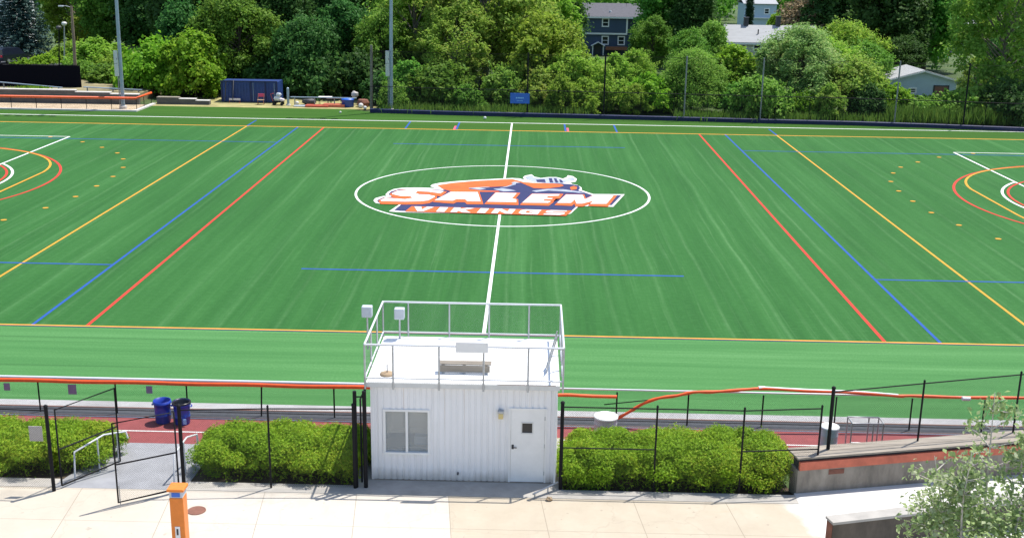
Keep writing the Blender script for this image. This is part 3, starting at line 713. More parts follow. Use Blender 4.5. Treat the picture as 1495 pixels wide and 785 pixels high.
def spruce(px, top, wpx, Y, label):
    p = at(px, 120, Y); H = at(px, top, Y).z; Rr = wpx/ppm(Y)/2
    rng = np.random.default_rng(8); P = []; N = []; tb = MB()
    tb.tube([(0,0,-0.3),(0,0,H*0.5),(0,0,H)],[0.28,0.17,0.03],8)
    nw = 40
    for i in range(nw):
        t = i/(nw-1); z = 0.6+t*(H-0.9); rr = Rr*(1-t)**0.85*1.02+0.15; nb = int(13-6*t)
        for b in range(nb):
            a = 2*math.pi*b/nb+i*0.7+rng.uniform(-.2,.2); L = rr*rng.uniform(0.78,1.1); n = int(95*L/Rr)+25
            u = rng.uniform(0.15,1,n); wv = rng.normal(0,0.11,n)*L*(1.15-u)
            droop = -0.30*u*L+0.16*L*u*u
            x = np.cos(a)*u*L-np.sin(a)*wv; y = np.sin(a)*u*L+np.cos(a)*wv; zz = z+droop+rng.normal(0,0.06,n)
            P.append(np.stack([x,y,zz],1)); N.append(np.tile([math.cos(a)*.3,math.sin(a)*.3,0.9],(n,1)))
    root = thing('spruce_tree', (p.x,Y,0), label, 'tree')
    c = bpy.data.objects.new('crown', quads_mesh('crown', leaf_quads(np.concatenate(P), np.concatenate(N), 0.30, 0.5, rng, 0.5), LM['spruce'])); COL.objects.link(c); c.parent = root
    tb.build('trunk', M['bark'], root, local=True)

spruce(38, -70, 104, 72, 'blue-grey spruce standing behind the parked dark car at the far left')
T = tree
T('broadleaf_tree', 122, -75, 95, 84, 'light', 'pale yellow-green tree between the blue-grey spruce and the left light mast')
T('broadleaf_tree', 192, -70, 110, 79, 'maple', 'mid-green broad tree directly behind the left light mast', mcol=None)
T('broadleaf_tree', 150, -40, 60, 90, 'maple', 'mid-green tree seen between the pale tree and the left light mast', mcol='light')
T('broadleaf_tree', 240, -95, 120, 74, 'dark', 'leftmost of the tall dark trees, just right of the left light mast')
T('broadleaf_tree', 300, -120, 150, 66, 'dark', 'tall dark tree rising behind the vine thicket')
T('broadleaf_tree', 385, -120, 150, 60, 'dark', 'tall dark tree right behind the navy container')
T('broadleaf_tree', 465, -130, 160, 64, 'dark', 'tall dark tree behind the white post and equipment pile')
T('broadleaf_tree', 540, -110, 130, 68, 'dark', 'tall dark tree left of the right light mast')
T('broadleaf_tree', 585, -90, 90, 80, 'dark', 'dark tree directly behind the right light mast')
T('broadleaf_tree', 350, -15, 110, 50, 'maple', 'lighter maple branching out over the navy container')
T('broadleaf_tree', 445, 30, 95, 49, 'maple', 'low maple with lit top above the white post', mcol='dark')
T('broadleaf_tree', 505, 0, 90, 54, 'maple', 'maple leaning over the red mats, left of the weathered net post', mcol='dark')
T('vine_thicket', 228, 62, 95, 46, 'vine', 'vine-covered thicket just right of the left light mast', 'thicket')
T('vine_thicket', 285, 48, 95, 45, 'vine', 'bright vine-covered thicket left of the navy container', 'thicket')
T('shrub', 325, 95, 70, 50, 'under', 'dark shrub behind the left end of the navy container', 'shrub')
T('shrub', 395, 88, 90, 49, 'under', 'dark shrub behind the right end of the navy container', 'shrub')
T('shrub', 455, 88, 90, 47, 'under', 'dark shrub behind the white post', 'shrub')
T('shrub', 520, 88, 90, 46, 'under', 'dark shrub beside the weathered net post', 'shrub')
T('shrub', 558, 110, 60, 42, 'under', 'dark shrub between the net post and the right light mast', 'shrub')
T('bank_shrub', 105, 66, 60, 66, 'shrub', 'lime-green shrub on the bank, nearest the blue-grey spruce', 'shrub', mcol='light')
T('bank_shrub', 145, 60, 80, 62, 'shrub', 'lime-green shrub on the bank behind the leaning wooden pole', 'shrub', mcol='light')
T('bank_shrub', 175, 78, 60, 56, 'shrub', 'lime-green shrub on the bank just left of the left light mast', 'shrub', mcol='light')
T('bank_shrub', 122, 92, 60, 53, 'under', 'dark shrub at the foot of the leaning wooden pole', 'shrub', mcol='maple')
T('bank_shrub', 165, 100, 70, 50, 'under', 'dark shrub behind the upper blue bench rail', 'shrub', mcol='maple')
T('bank_shrub', 65, 82, 70, 63, 'shrub', 'low yellow-green hedge right of the parked dark car', 'shrub', mcol='lime')
# the light willows in the middle
T('willow_tree', 640, -70, 120, 60, 'light', 'tall pale tree rising behind the willow next to the right light mast')
T('willow_tree', 612, -45, 115, 54, 'willow', 'light green willow just right of the right light mast')
T('willow_tree', 668, 5, 110, 47, 'willow', 'light willow left of the forked trunk behind the blue sign')
T('willow_tree', 706, -90, 170, 53, 'willow', 'tall willow with forked bare trunk left of the blue sign', rz=0.4)
T('willow_tree', 760, -10, 105, 58, 'willow', 'feathery willow rising above the blue sign')
T('willow_tree', 775, -75, 110, 66, 'light', 'tall pale tree rising behind the feathery willow above the blue sign')
T('willow_tree', 792, 28, 115, 46, 'light', 'yellow-green tree right of the blue sign')
T('willow_tree', 838, 80, 90, 42, 'light', 'low yellow-green tree in front of the blue house')
T('broadleaf_tree', 812, -80, 85, 72, 'dark', 'dark tree left of the blue house')
T('broadleaf_tree', 690, -60, 120, 95, 'dark', 'dark tree far behind the forked willow')
T('broadleaf_tree', 640, -70, 110, 88, 'dark', 'dark tree far behind the light willows by the right mast')
T('shrub', 600, 92, 70, 41, 'under', 'green shrub at the foot of the right light mast', 'shrub', mcol='maple')
T('shrub', 648, 98, 80, 40, 'under', 'shrub along the net fence left of the forked trunk', 'shrub', mcol='maple')
T('shrub', 740, 100, 70, 41, 'under', 'shrub directly behind the blue sign', 'shrub', mcol='olive')
T('shrub', 790, 105, 70, 40, 'under', 'shrub along the fence just right of the blue sign', 'shrub', mcol='willow')
T('shrub', 855, 118, 70, 38.5, 'shrub', 'pale shrub against the fence below the blue house', 'shrub')
T('shrub', 897, 82, 55, 47, 'shrub', 'upright pale shrub below the blue house door', 'shrub')
T('shrub', 905, 122, 60, 39, 'shrub', 'low pale shrub at the fence left of the round olive tree', 'shrub')
T('shrub', 948, 112, 70, 38.5, 'shrub', 'yellow-green shrub touching the left side of the round olive tree', 'shrub', mcol='lime')
T('broadleaf_tree', 924, 74, 58, 50, 'light', 'small yellow-green tree between the blue house and the white van')
T('broadleaf_tree', 962, -70, 85, 86, 'dark', 'dark tree beside the right end of the blue house', mcol='maple')
T('broadleaf_tree', 1008, -40, 85, 82, 'dark', 'dark tree left of the grey-roofed house')
T('broadleaf_tree', 950, 24, 52, 74, 'maple', 'maple growing across the right wall of the blue house')
T('broadleaf_tree', 1035, 35, 62, 70, 'dark', 'rounded dark tree at the left gable of the grey-roofed house', mcol='olive')
T('cypress_tree', 1087, -2, 20, 96, 'dark', 'narrow dark cypress above the grey roof', mcol='cypress')
T('shrub', 1125, 22, 40, 98, 'shrub', 'small shrub behind the grey roof ridge', 'shrub', mcol='lime')
T('rust_tree', 1183, -8, 80, 96, 'rust', 'pinkish-tan tree right of the grey-roofed house')
T('round_tree', 1010, 77, 96, 40, 'olive', 'dense round olive-green tree behind the fence')
T('lime_tree', 1070, 72, 72, 46, 'lime', 'bright lime tree between the round olive tree and the big silvery willow')
T('shrub', 1082, 125, 60, 38, 'under', 'dark shrub between the round olive tree and the big silvery willow', 'shrub', mcol='maple')
T('silver_willow', 1165, 38, 142, 43, 'silver', 'big domed silvery-green willow behind the fence')
T('broadleaf_tree', 1232, 36, 90, 66, 'maple', 'light-topped maple behind the right shoulder of the silvery willow', mcol='light')
T('broadleaf_tree', 1243, 88, 96, 40, 'light', 'pale green tree right of the silvery willow', mcol='willow')
T('shrub', 1180, 135, 46, 37, 'shrub', 'small lime shrub at the foot of the silvery willow', 'shrub', mcol='lime')
T('shrub', 1268, 128, 50, 36.5, 'under', 'dark pointed shrub right of the pale green tree', 'shrub')
T('broadleaf_tree', 1225, -95, 110, 92, 'dark', 'tall dark tree behind the light-topped maple')
T('broadleaf_tree', 1290, -100, 120, 80, 'dark', 'tall dark tree left of the white garage')
T('broadleaf_tree', 1345, -70, 100, 84, 'dark', 'tall dark tree directly above the white garage', mcol='maple')
T('broadleaf_tree', 1312, 55, 60, 66, 'maple', 'dark maple at the left corner of the white garage', mcol='dark')
T('broadleaf_tree', 1362, 36, 26, 92, 'maple', 'small maple right of the tall dark tree above the white garage')
T('open_tree', 1462, -105, 150, 42, 'open', 'large open-crowned tree with grey forked trunk at the right', rz=1.1)
T('broadleaf_tree', 1482, 40, 70, 56, 'maple', 'maple behind the open-crowned tree at the right edge', mcol='dark')
T('broadleaf_tree', 1424, 84, 40, 47, 'willow', 'thin pale tree between the garage and the open-crowned tree')
T('broadleaf_tree', 1500, -60, 120, 75, 'dark', 'dark tree at the right edge behind the open-crowned tree')
T('broadleaf_tree', 1452, -60, 60, 130, 'dark', 'far dark tree behind the tan house')
T('shrub', 1308, 128, 56, 38, 'under', 'green shrub left of the white garage', 'shrub', mcol='lime')
T('shrub', 1362, 146, 80, 37, 'shrub', 'low shrub in front of the white garage', 'shrub', mcol='olive')
T('shrub', 1420, 132, 80, 37, 'under', 'dark shrub along the fence under the open-crowned tree', 'shrub', mcol='olive')
T('shrub', 1472, 128, 90, 36, 'under', 'dark shrub along the fence at the right edge', 'shrub')
for px_, top_, w_, Y_, sp_n, mc_, lb_ in (
 (575,118,60,36.4,'shrub','olive','low olive shrub at the fence right under the right light mast'),
 (680,122,60,36.0,'under','maple','low dark shrub at the fence just left of the forked trunk'),
 (820,112,70,35.4,'shrub','light','yellow-green shrub at the fence second to the right of the blue sign'),
 (930,124,64,35.0,'shrub','light','yellow-green shrub at the fence just before the round olive tree'),
 (1110,122,66,34.4,'under','olive','olive shrub at the fence left of the silvery willow base'),
 (1215,118,70,34.0,'shrub','willow','pale shrub at the fence right of the silvery willow base'),
):
    T('shrub', px_, top_+6*math.sin(px_), w_*(0.8+0.25*math.sin(px_*1.7)), Y_+1.1+0.5*math.sin(px_*0.9), sp_n, lb_, 'shrub', mcol=mc_)
for px_, top_, w_, Y_, sp_n, lb_ in (
 (735,10,110,64,'light','pale tree filling the gap behind the tall forked willow'),
 (868,86,60,62,'light','pale bushy tree at the left foot of the blue house'),
 (1004,44,56,60,'maple','mid-green tree between the white car and the round olive tree'),
 (1138,60,64,58,'light','pale tree standing before the right half of the grey roof'),
 (1205,60,80,56,'light','yellow-green tree behind the right shoulder of the silvery willow'),
 (1258,66,76,60,'maple','mid-green tree filling the space left of the white garage'),
 (1444,20,60,70,'light','pale tree between the tan house and the open-crowned tree'),
 (1480,-20,90,60,'willow','pale willow behind the open-crowned tree at the frame edge'),
 (1318,40,60,100,'maple','mid-green tree far behind the left end of the white garage'),
 (270,10,90,56,'dark','dark tree rising behind the bright vine thicket'),
 (420,-30,100,56,'dark','dark tree rising behind the kit cart'),
 (560,20,80,50,'maple','mid-green tree leaning over the right light mast'),
):
    T('broadleaf_tree', px_, top_, w_, Y_, sp_n, lb_)
# the far wood that closes the view
rng = np.random.default_rng(77)
P = []; N = []
for i in range(150):
    x = -210+430*(i/149)+rng.normal(0,2); y = 190+rng.uniform(-25,40); h = rng.uniform(9,16); r_ = rng.uniform(4,6)
    for j in range(26):
        d = rng.normal(0,1,3); d /= np.linalg.norm(d); c = np.array([x,y,h*0.5])+d*np.array([r_,r_,h*0.5])
        q = c+rng.normal(0,0.9,(26,3)); P.append(q); N.append(np.tile(d+np.array([0,0,.4]),(26,1)))
P = np.concatenate(P); N = np.concatenate(N); k_ = P[:,2] > 0
fw = bpy.data.objects.new('distant_wood', quads_mesh('distant_wood', leaf_quads(P[k_], N[k_], 1.1, 0.8, rng), LM['maple']))
COL.objects.link(fw); tag(fw, 'far wood closing the view behind the houses', 'wood', kind='stuff')

# reeds along the fence
rng = np.random.default_rng(12)
def reeds(name, px0, px1, Y, h, n, label):
    a = at(px0,150,Y).x; b = at(px1,150,Y).x
    V = np.empty((n,4,3)); x = rng.uniform(a,b,n); y = Y+rng.normal(0,0.7,n); hh = h*rng.uniform(0.55,1.1,n)
    lean = rng.normal(0,0.16,(n,2))*h; ang = rng.uniform(0,math.pi,n); w = 0.05
    base = np.stack([x,y,0*x],1); top = base+np.stack([lean[:,0],lean[:,1],hh],1); mid = (base+top)/2+np.stack([0*x,0*x,hh*0.08],1)
    s = np.stack([np.cos(ang),np.sin(ang),0*x],1)*w
    V[:,0]=base; V[:,1]=mid+s; V[:,2]=top; V[:,3]=mid-s
    o = bpy.data.objects.new(name, quads_mesh(name, V, LM['reed'])); COL.objects.link(o)
    tag(o, label, 'reeds', kind='stuff')
reeds('reeds', 855, 985, 40, 2.2, 1800, 'tall green reeds behind the fence below the blue house')
reeds('reeds', 1300, 1560, 34.6, 1.6, 4200, 'tall grass along the fence in front of the white garage')
reeds('reeds', 560, 860, 36.0, 0.9, 1600, 'long grass along the fence around the blue sign')
reeds('reeds', 985, 1300, 34.4, 0.9, 1600, 'long grass along the fence below the round tree and silvery willow')

# ================================================================ hedges on the bank
def hedge(x0, x1, y0, y1, h, seed, n_mound, label, cut=None):
    rng = np.random.default_rng(seed); P = []; N = []
    zb = lambda y: 0.0 + 0.58*np.clip((-38.5-y)/3.5, 0, 1)
    mounds = []
    for i in range(n_mound):
        x = rng.uniform(x0+0.25, x1-0.25); y = rng.uniform(y0+0.25, y1-0.25)
        if cut and cut(x, y): continue
        ex = min(x-x0, x1-x, y-y0, y1-y); hh = h*(0.62+0.38*min(1, ex/0.8))*rng.uniform(0.62,1.14)
        mounds.append((x,y,hh,rng.uniform(0.20,0.40)))
    for (x,y,hh,r) in mounds:
        n = int(1650*r/0.36)
        d = rng.normal(0,1,(n,3)); d[:,2] = np.abs(d[:,2])*1.1-0.35; d /= np.linalg.norm(d,axis=1)[:,None]
        rad = r*rng.uniform(0.5,1.3,(n,1))
        p = np.array([x,y,0])+d*rad*np.array([1.15,1.15,0.7])+np.stack([0*d[:,0],0*d[:,0],np.abs(rng.normal(0,0.05,n))],1); p[:,2] += hh-r*0.6+zb(y)
        P.append(p); N.append(d)
        # outer skirt down to the ground for the mounds along the rim
        m = 80; a = rng.uniform(0,2*math.pi,m); zz = rng.uniform(0.02, max(0.1,hh-r), m)
        q = np.stack([x+np.cos(a)*r*0.9, y+np.sin(a)*r*0.9, zz+zb(y)],1)
        P.append(q); N.append(np.stack([np.cos(a),np.sin(a),0.3+0*a],1))
    P = np.concatenate(P); N = np.concatenate(N); n = len(P)
    Nn = N*0.75+np.array([0,0,0.75])
    V = leaf_quads(P, Nn, 0.078, 0.36, rng, 0.7)
    c = (((x0+x1)/2), ((y0+y1)/2), 0.3); V -= np.array(c)
    o = bpy.data.objects.new('hedge', quads_mesh('hedge', V, LM['yew'])); COL.objects.link(o); o.location = c; tag(o, label, 'hedge')
hedge(-17.5, -9.9, -42.05, -38.9, 0.97, 3, 190, 'clipped green yew hedge left of the ramp, behind the white notice', cut=lambda x,y: x > -10.35-(-y-38.9)*(-0.0)+0.0 and y < -40.6 or x > -10.9 and y < -41.2)
hedge(-7.5, -2.5, -42.05, -38.75, 1.0, 4, 150, 'green yew hedge between the ramp and the white press box')
hedge(2.75, 9.25, -42.0, -38.6, 1.05, 5, 215, 'long green yew hedge between the white press box and concrete wall')

# ================================================================ press box
FY, BY = -41.62, -38.1; X0, X1 = -2.42, 2.48; RZ = 3.40
pb = thing('press_box', (0.03, -39.86, PZ), 'white press box of ribbed siding with railed roof deck', 'press box')
w = MB()
# ribbed siding: a shallow box profile along every wall, with openings left for the window and the door
def ribbed(b, p0, p1, z0, z1, nrm, pitch=0.165, d=0.022):
    p0 = Vector(p0); p1 = Vector(p1); L = (p1-p0).length; t = (p1-p0)/L; nv = Vector(nrm); s = 0.0; pts = []
    while s < L-1e-6:
        for q, o in ((0,0),(0.60,0),(0.68,-1),(0.92,-1)):
            u = s+q*pitch
            if u < L: pts.append((u, o*d))
        s += pitch
    pts.append((L, 0))
    vs = []; fs = []
    for u, o in pts:
        q = p0+t*u+nv*o; vs += [(q.x,q.y,z0),(q.x,q.y,z1)]
    for i in range(len(pts)-1): fs.append((2*i,2*i+2,2*i+3,2*i+1))
    b.add(vs, fs)
WX0,WX1,WZ0,WZ1 = -2.06,-0.92,1.44,2.62
DX0,DX1,DZ1 = 1.27,2.29,2.74
z0 = PZ+0.025
for (a,b_,c,d) in ((X0,WX0,z0,RZ),(WX0,WX1,z0,WZ0),(WX0,WX1,WZ1,RZ),(WX1,DX0,z0,RZ),(DX0,DX1,DZ1,RZ),(DX1,X1,z0,RZ)):
    ribbed(w, (a,FY,0), (b_,FY,0), c, d, (0,-1,0))
ribbed(w, (X1,FY,0),(X1,BY,0), z0, RZ, (1,0,0)); ribbed(w, (X1,BY,0),(X0,BY,0), z0, RZ, (0,1,0)); ribbed(w, (X0,BY,0),(X0,FY,0), z0, RZ, (-1,0,0))
for x in (X0,X1):
    for y in (FY,BY): w.box(x-0.035,x+0.035,y-0.035,y+0.035,z0,RZ-0.002)
# interior lining (walls have thickness)
w.box(X0+0.06,X1-0.06,BY-0.12,BY-0.08,z0,RZ-0.01); w.box(X0+0.06,X0+0.10,FY+0.12,BY-0.13,z0,RZ-0.01); w.box(X1-0.10,X1-0.06,FY+0.12,BY-0.13,z0,RZ-0.01)
w.build('wall', M['siding_white'], pb)
MB().box(X0-0.03,X1+0.03,FY-0.03,BY+0.03,PZ-0.6,z0-0.003).build('foundation', M['concrete_dark'], pb)
MB().box(X0+0.05,X1-0.05,FY+0.05,BY-0.05,z0,z0+0.03).build('interior_floor', M['wood_tan'], pb)
rf = MB().box(X0-0.10,X1+0.10,FY-0.10,BY+0.10,RZ+0.002,RZ+0.10)
rfo = rf.build('roof_deck', M['white_paint'], pb)
MB().box(X0-0.13,X1+0.13,FY-0.135,FY-0.102,RZ-0.05,RZ+0.085).box(X0-0.13,X1+0.13,BY+0.102,BY+0.135,RZ-0.05,RZ+0.085).box(X1+0.102,X1+0.132,FY-0.10,BY+0.10,RZ-0.05,RZ+0.085).box(X0-0.132,X0-0.102,FY-0.10,BY+0.10,RZ-0.05,RZ+0.085).build('fascia', M['off_white'], pb)
MB().box(0.95,2.5,FY-0.139,FY-0.136,RZ+0.088,RZ+0.099).build('shade_strip', M['brown_iron'], pb)  # dark strip put in for the line of shade at the roof edge
# window
wf = MB(); y = FY-0.03
wf.box(WX0-0.06,WX1+0.06,y,FY+0.06,WZ1,WZ1+0.06).box(WX0-0.06,WX1+0.06,y-0.02,FY+0.06,WZ0-0.06,WZ0)
wf.box(WX0-0.06,WX0,y,FY+0.06,WZ0,WZ1).box(WX1,WX1+0.06,y,FY+0.06,WZ0,WZ1).box(-1.52,-1.455,y+0.005,FY+0.05,WZ0,WZ1)
wfo = wf.build('window', M['white_paint'], pb)
gl = bpy.data.materials.new('window_glass'); gl.use_nodes = True
g_ = gl.node_tree.nodes['Principled BSDF']; g_.inputs['Base Color'].default_value = (0.8,0.85,0.85,1); g_.inputs['Roughness'].default_value = 0.03; g_.inputs['Alpha'].default_value = 0.22; M['glass'] = gl
MB().box(WX0,-1.52,FY+0.02,FY+0.026,WZ0,WZ1).box(-1.455,WX1,FY+0.035,FY+0.041,WZ0,WZ1).build('pane', M['glass'], wfo)
bl = MB()
for i in range(19):
    z = WZ1-0.03-i*0.034
    for a,b_ in ((WX0+0.01,-1.53),(-1.45,WX1-0.01)): bl.quad((a,FY+0.09,z),(b_,FY+0.09,z),(b_,FY+0.112,z-0.024),(a,FY+0.112,z-0.024))
M['blind'] = mat('blind', (0.56,0.52,0.44), 0.7); bl.build('blind', M['blind'], wfo)
MB().box(-2.0,-1.62,FY+0.05,FY+0.08,WZ0+0.002,WZ0+0.05).build('sill_stop', M['dark_grey'], wfo)
dk = thing('desk', (-1.4,FY+0.75,z0+0.03), 'wooden desk inside the press box, seen through its front window', 'desk')
MB().bevbox(-2.25,-0.7,FY+0.45,FY+1.05,1.34,1.38,0.008).build('desktop', M['wood_tan'], dk)
for x in (-2.2,-0.75):
    for yy in (FY+0.5,FY+1.0): MB().box(x-0.025,x+0.025,yy-0.025,yy+0.025,z0+0.03,1.338).build('leg', M['wood_tan'], dk)
single(MB().bevbox(-1.35,-1.0,FY+0.6,FY+0.85,1.385,1.62,0.01), 'storage_box', M['sign_grey'], 'grey box standing on the desk behind the press box window', 'box')
# door
df = MB().box(DX0,DX0+0.05,FY-0.025,FY+0.06,z0,DZ1).box(DX1-0.05,DX1,FY-0.025,FY+0.06,z0,DZ1).box(DX0,DX1,FY-0.03,FY+0.06,DZ1,DZ1+0.05)
df.build('door_frame', M['white_paint'], pb)
d = MB(); a,b_ = DX0+0.055,DX1-0.055; y0_,y1_ = FY-0.012,FY+0.03; pz0,pz1,px0,px1 = 2.08,2.36,1.63,1.90
d.box(a,px0,y0_,y1_,z0+0.01,DZ1-0.005).box(px1,b_,y0_,y1_,z0+0.01,DZ1-0.005).box(px0,px1,y0_,y1_,z0+0.01,pz0).box(px0,px1,y0_,y1_,pz1,DZ1-0.005)
do = d.build('door', M['white_paint'], pb)
MB().box(px0-0.03,px1+0.03,y0_-0.012,y0_-0.001,pz0-0.03,pz0).box(px0-0.03,px1+0.03,y0_-0.012,y0_-0.001,pz1,pz1+0.03).box(px0-0.03,px0,y0_-0.012,y0_-0.001,pz0,pz1).box(px1,px1+0.03,y0_-0.012,y0_-0.001,pz0,pz1).build('window_frame', M['off_white'], do)
MB().box(px0,px1,FY+0.002,FY+0.008,pz0,pz1).build('pane', M['glass_dark'], do)
MB().lathe((0,0,0),[(0.0,0),(0.028,0)],8).tube([(1.38,y0_,1.66),(1.38,y0_-0.05,1.66),(1.50,y0_-0.055,1.66)],0.013,8).build('handle', M['dark_grey'], do) if False else MB().tube([(1.38,y0_,1.66),(1.38,y0_-0.05,1.66),(1.49,y0_-0.055,1.66)],0.014,8).box(1.35,1.41,y0_-0.008,y0_-0.001,1.60,1.73).build('handle', M['dark_grey'], do)
for z in (0.85,1.65,2.45): MB().tube([(b_+0.005,y0_-0.010,z),(b_+0.005,y0_-0.010,z+0.11)],0.012,8).build('hinge', M['galv'], do)
# wall lamp
lp = MB().bevbox(0.985,1.115,FY-0.13,FY-0.002,2.50,2.66,0.02).build('wall_lamp', mat('lamp_amber',(0.62,0.50,0.22),0.3), pb)
MB().bevbox(0.97,1.13,FY-0.15,FY-0.002,2.662,2.74,0.015).build('lamp_hood', M['galv'], lp)
MB().tube([(-0.10,FY-0.004,0.86),(-0.10,FY-0.09,0.85)],0.025,10).build('vent_pipe', M['dark_grey'], pb)
MB().tube([(2.53,FY-0.03,RZ-0.08),(2.54,FY-0.06,PZ+0.25),(2.53,FY-0.12,PZ+0.08)],0.035,8).build('downspout', M['white_paint'], pb)
# roof railing
rl = MB(); RT = 4.55; RX0,RX1,RY0,RY1 = X0-0.15,X1+0.21,FY-0.145,BY+0.14
for p,q in (((RX0,RY0),(RX1,RY0)),((RX1,RY0),(RX1,RY1)),((RX1,RY1),(RX0,RY1)),((RX0,RY1),(RX0,RY0))):
    rl.tube([(*p,RT),(*q,RT)],0.030,8); rl.tube([(*p,RZ+0.22),(*q,RZ+0.22)],0.022,8)
rail = rl.build('railing', M['white_rail'], pb)
for x in (RX0,-1.82,-0.60,0.58,1.76,RX1):
    for y in (RY0,RY1): MB().tube([(x,y,RZ-0.10),(x,y,RT)],0.026,8).build('railing_post', M['galv'], rail)
for y in (-40.55,-39.3):
    for x in (RX0,RX1): MB().tube([(x,y,RZ-0.10),(x,y,RT)],0.026,8).build('railing_post', M['galv'], rail)
cm = MB()
cm.quad((RX0,RY0-0.03,RZ+0.1),(RX1,RY0-0.03,RZ+0.1),(RX1,RY0-0.03,RT),(RX0,RY0-0.03,RT)); cm.quad((RX0,RY1+0.03,RZ+0.1),(RX1,RY1+0.03,RZ+0.1),(RX1,RY1+0.03,RT),(RX0,RY1+0.03,RT))
cm.quad((RX0-0.03,RY0,RZ+0.1),(RX0-0.03,RY1,RZ+0.1),(RX0-0.03,RY1,RT),(RX0-0.03,RY0,RT)); cm.quad((RX1+0.03,RY0,RZ+0.1),(RX1+0.03,RY1,RZ+0.1),(RX1+0.03,RY1,RT),(RX1+0.03,RY0,RT))
cm.build('wire_mesh', M['chain_galv'], rail)
# things standing on or hung from the deck
DKZ = RZ+0.10
bn = thing('bench', (0.02,-40.7,DKZ), 'low tan-topped bench on the white press box roof deck', 'bench')
bt = MB()
for yy in (-40.98,-40.84): bt.bevbox(-0.68,0.76,yy-0.055,yy+0.065,DKZ+0.26,DKZ+0.30,0.008)
bt.build('seat', M['wood_grey'], bn)
MB().box(-0.64,0.72,-41.04,-41.02,DKZ+0.06,DKZ+0.25).build('apron', M['wood_grey'], bn)
for x in (-0.55,0.02,0.62): MB().box(x-0.04,x+0.04,-41.0,-40.80,DKZ,DKZ+0.258).build('leg', M['galv'], bn)
bd = MB().bevbox(-0.16,0.70,RY0-0.10,RY0-0.045,RT-0.14,RT+0.15,0.01)
single(bd, 'rail_board', M['white_paint'], 'blank white board hung on the front roof rail of the press box', 'board')
def speaker(c, s, zb, label):
    o = thing('loudspeaker', (c[0],c[1],zb), label, 'loudspeaker')
    MB().bevbox(c[0]-s/2,c[0]+s/2,c[1]-s*0.4,c[1]+s*0.4,c[2]-s*0.55,c[2]+s*0.55,0.03).build('cabinet', M['grey_plastic'], o)
    MB().bevbox(c[0]-s*0.4,c[0]+s*0.4,c[1]+s*0.4+0.002,c[1]+s*0.4+0.02,c[2]-s*0.45,c[2]+s*0.45,0.008).build('grille', M['dark_grey'], o)
    MB().tube([(c[0],c[1],zb),(c[0],c[1],c[2]-s*0.54)],0.028,8).build('pole', M['galv'], o)
speaker((RX0+0.52,RY1-0.25,4.28), 0.30, DKZ, 'grey loudspeaker on a pole inside the rear corner of the roof railing')
speaker((RX0-0.33,RY1-0.95,4.55), 0.30, RZ-0.0, 'grey loudspeaker outside the left roof railing of the press box')
MB()
an = thing('aerial_base', (-2.05,-41.2,DKZ), 'small tan round aerial base at the left front of the roof deck', 'aerial base')
MB().lathe((-2.05,-41.2,DKZ),[(0.0,0.0),(0.20,0.0),(0.19,0.05),(0.10,0.07),(0.0,0.075)],16).build('base', M['wood_tan'], an)
MB().tube([(-2.05,-41.2,DKZ+0.07),(-2.05,-41.2,DKZ+0.30)],0.014,8).build('stem', M['dark_grey'], an)
ld = thing('ladder', (X1-0.15,-40.6,DKZ), 'grey ladder leaning inside the right roof railing', 'ladder')
for dy in (-0.2,0.2): MB().tube([(X1-0.22,-40.6+dy,DKZ),(X1+0.06,-40.6+dy,RT+0.02)],0.02,6).build('side_rail', M['galv'], ld)
for k in range(4): MB().tube([(X1-0.22+0.28*(k+.5)/4,-40.8,DKZ+0.26*(k+.5)),(X1-0.22+0.28*(k+.5)/4,-40.4,DKZ+0.26*(k+.5))],0.014,6).build('rung', M['galv'], ld)
hr = thing('kick_rail', (2.25,-42.2,PZ), 'low grey pipe rail on the pavement at the press box door', 'rail')
MB().tube([(1.95,-42.55,PZ+0.13),(2.62,-41.98,PZ+0.22)],0.025,8).build('rail', M['galv'], hr)
for p in ((2.0,-42.5,PZ),(2.35,-42.21,PZ)): MB().tube([p,(p[0],p[1],PZ+0.16)],0.02,8).build('post', M['galv'], hr)

# ================================================================ fences on the plaza edge
def fence_run(name, pts, z0s, h, label, mid=None, term=(), post_r=0.027, mesh='chain_black', mids=None, bottom=False, rail_r=0.019):
    """a chain-link run through plan points; each post, each rail and each mesh panel is a part"""
    c = (pts[0][0], pts[0][1], z0s[0]); o = thing(name, c, label, 'fence')
    for i, (p, z) in enumerate(zip(pts, z0s)):
        r_ = 0.05 if i in term else post_r
        b = MB().tube([(p[0],p[1],z-0.05),(p[0],p[1],z+h+(0.08 if i in term else 0.02))], r_, 10)
        b.lathe((p[0],p[1],z+h+(0.08 if i in term else 0.02)),[(r_*1.25,0),(r_*1.1,0.03),(r_*0.3,0.06),(0,0.062)],10)
        b.build('post', M['black_metal'], o)
    MB().tube([(p[0],p[1],z+h-0.03) for p,z in zip(pts,z0s)], rail_r, 8).build('top_rail', M['black_metal'], o)
    if bottom: MB().tube([(p[0],p[1],z+0.08) for p,z in zip(pts,z0s)], rail_r*0.8, 8).build('bottom_rail', M['black_metal'], o)
    for i in (mids or ()):
        p,q = pts[i],pts[i+1]; MB().tube([(p[0],p[1],z0s[i]+mid),(q[0],q[1],z0s[i+1]+mid)], rail_r, 8).build('mid_rail', M['black_metal'], o)
    ms = MB()
    for i in range(len(pts)-1):
        p,q = pts[i],pts[i+1]; ms.quad((p[0],p[1]-0.03,z0s[i]+0.05),(q[0],q[1]-0.03,z0s[i+1]+0.05),(q[0],q[1]-0.03,z0s[i+1]+h-0.03),(p[0],p[1]-0.03,z0s[i]+h-0.03))
    ms.build('wire_mesh', M[mesh], o)
    return o
fence_run('chain_link_fence', [(-18.2,-42.55),(-15.7,-42.6),(-13.2,-42.65),(-10.77,-42.72)], [PZ]*4, 2.32, 'black chain-link fence left of the ramp gate', term=(3,))
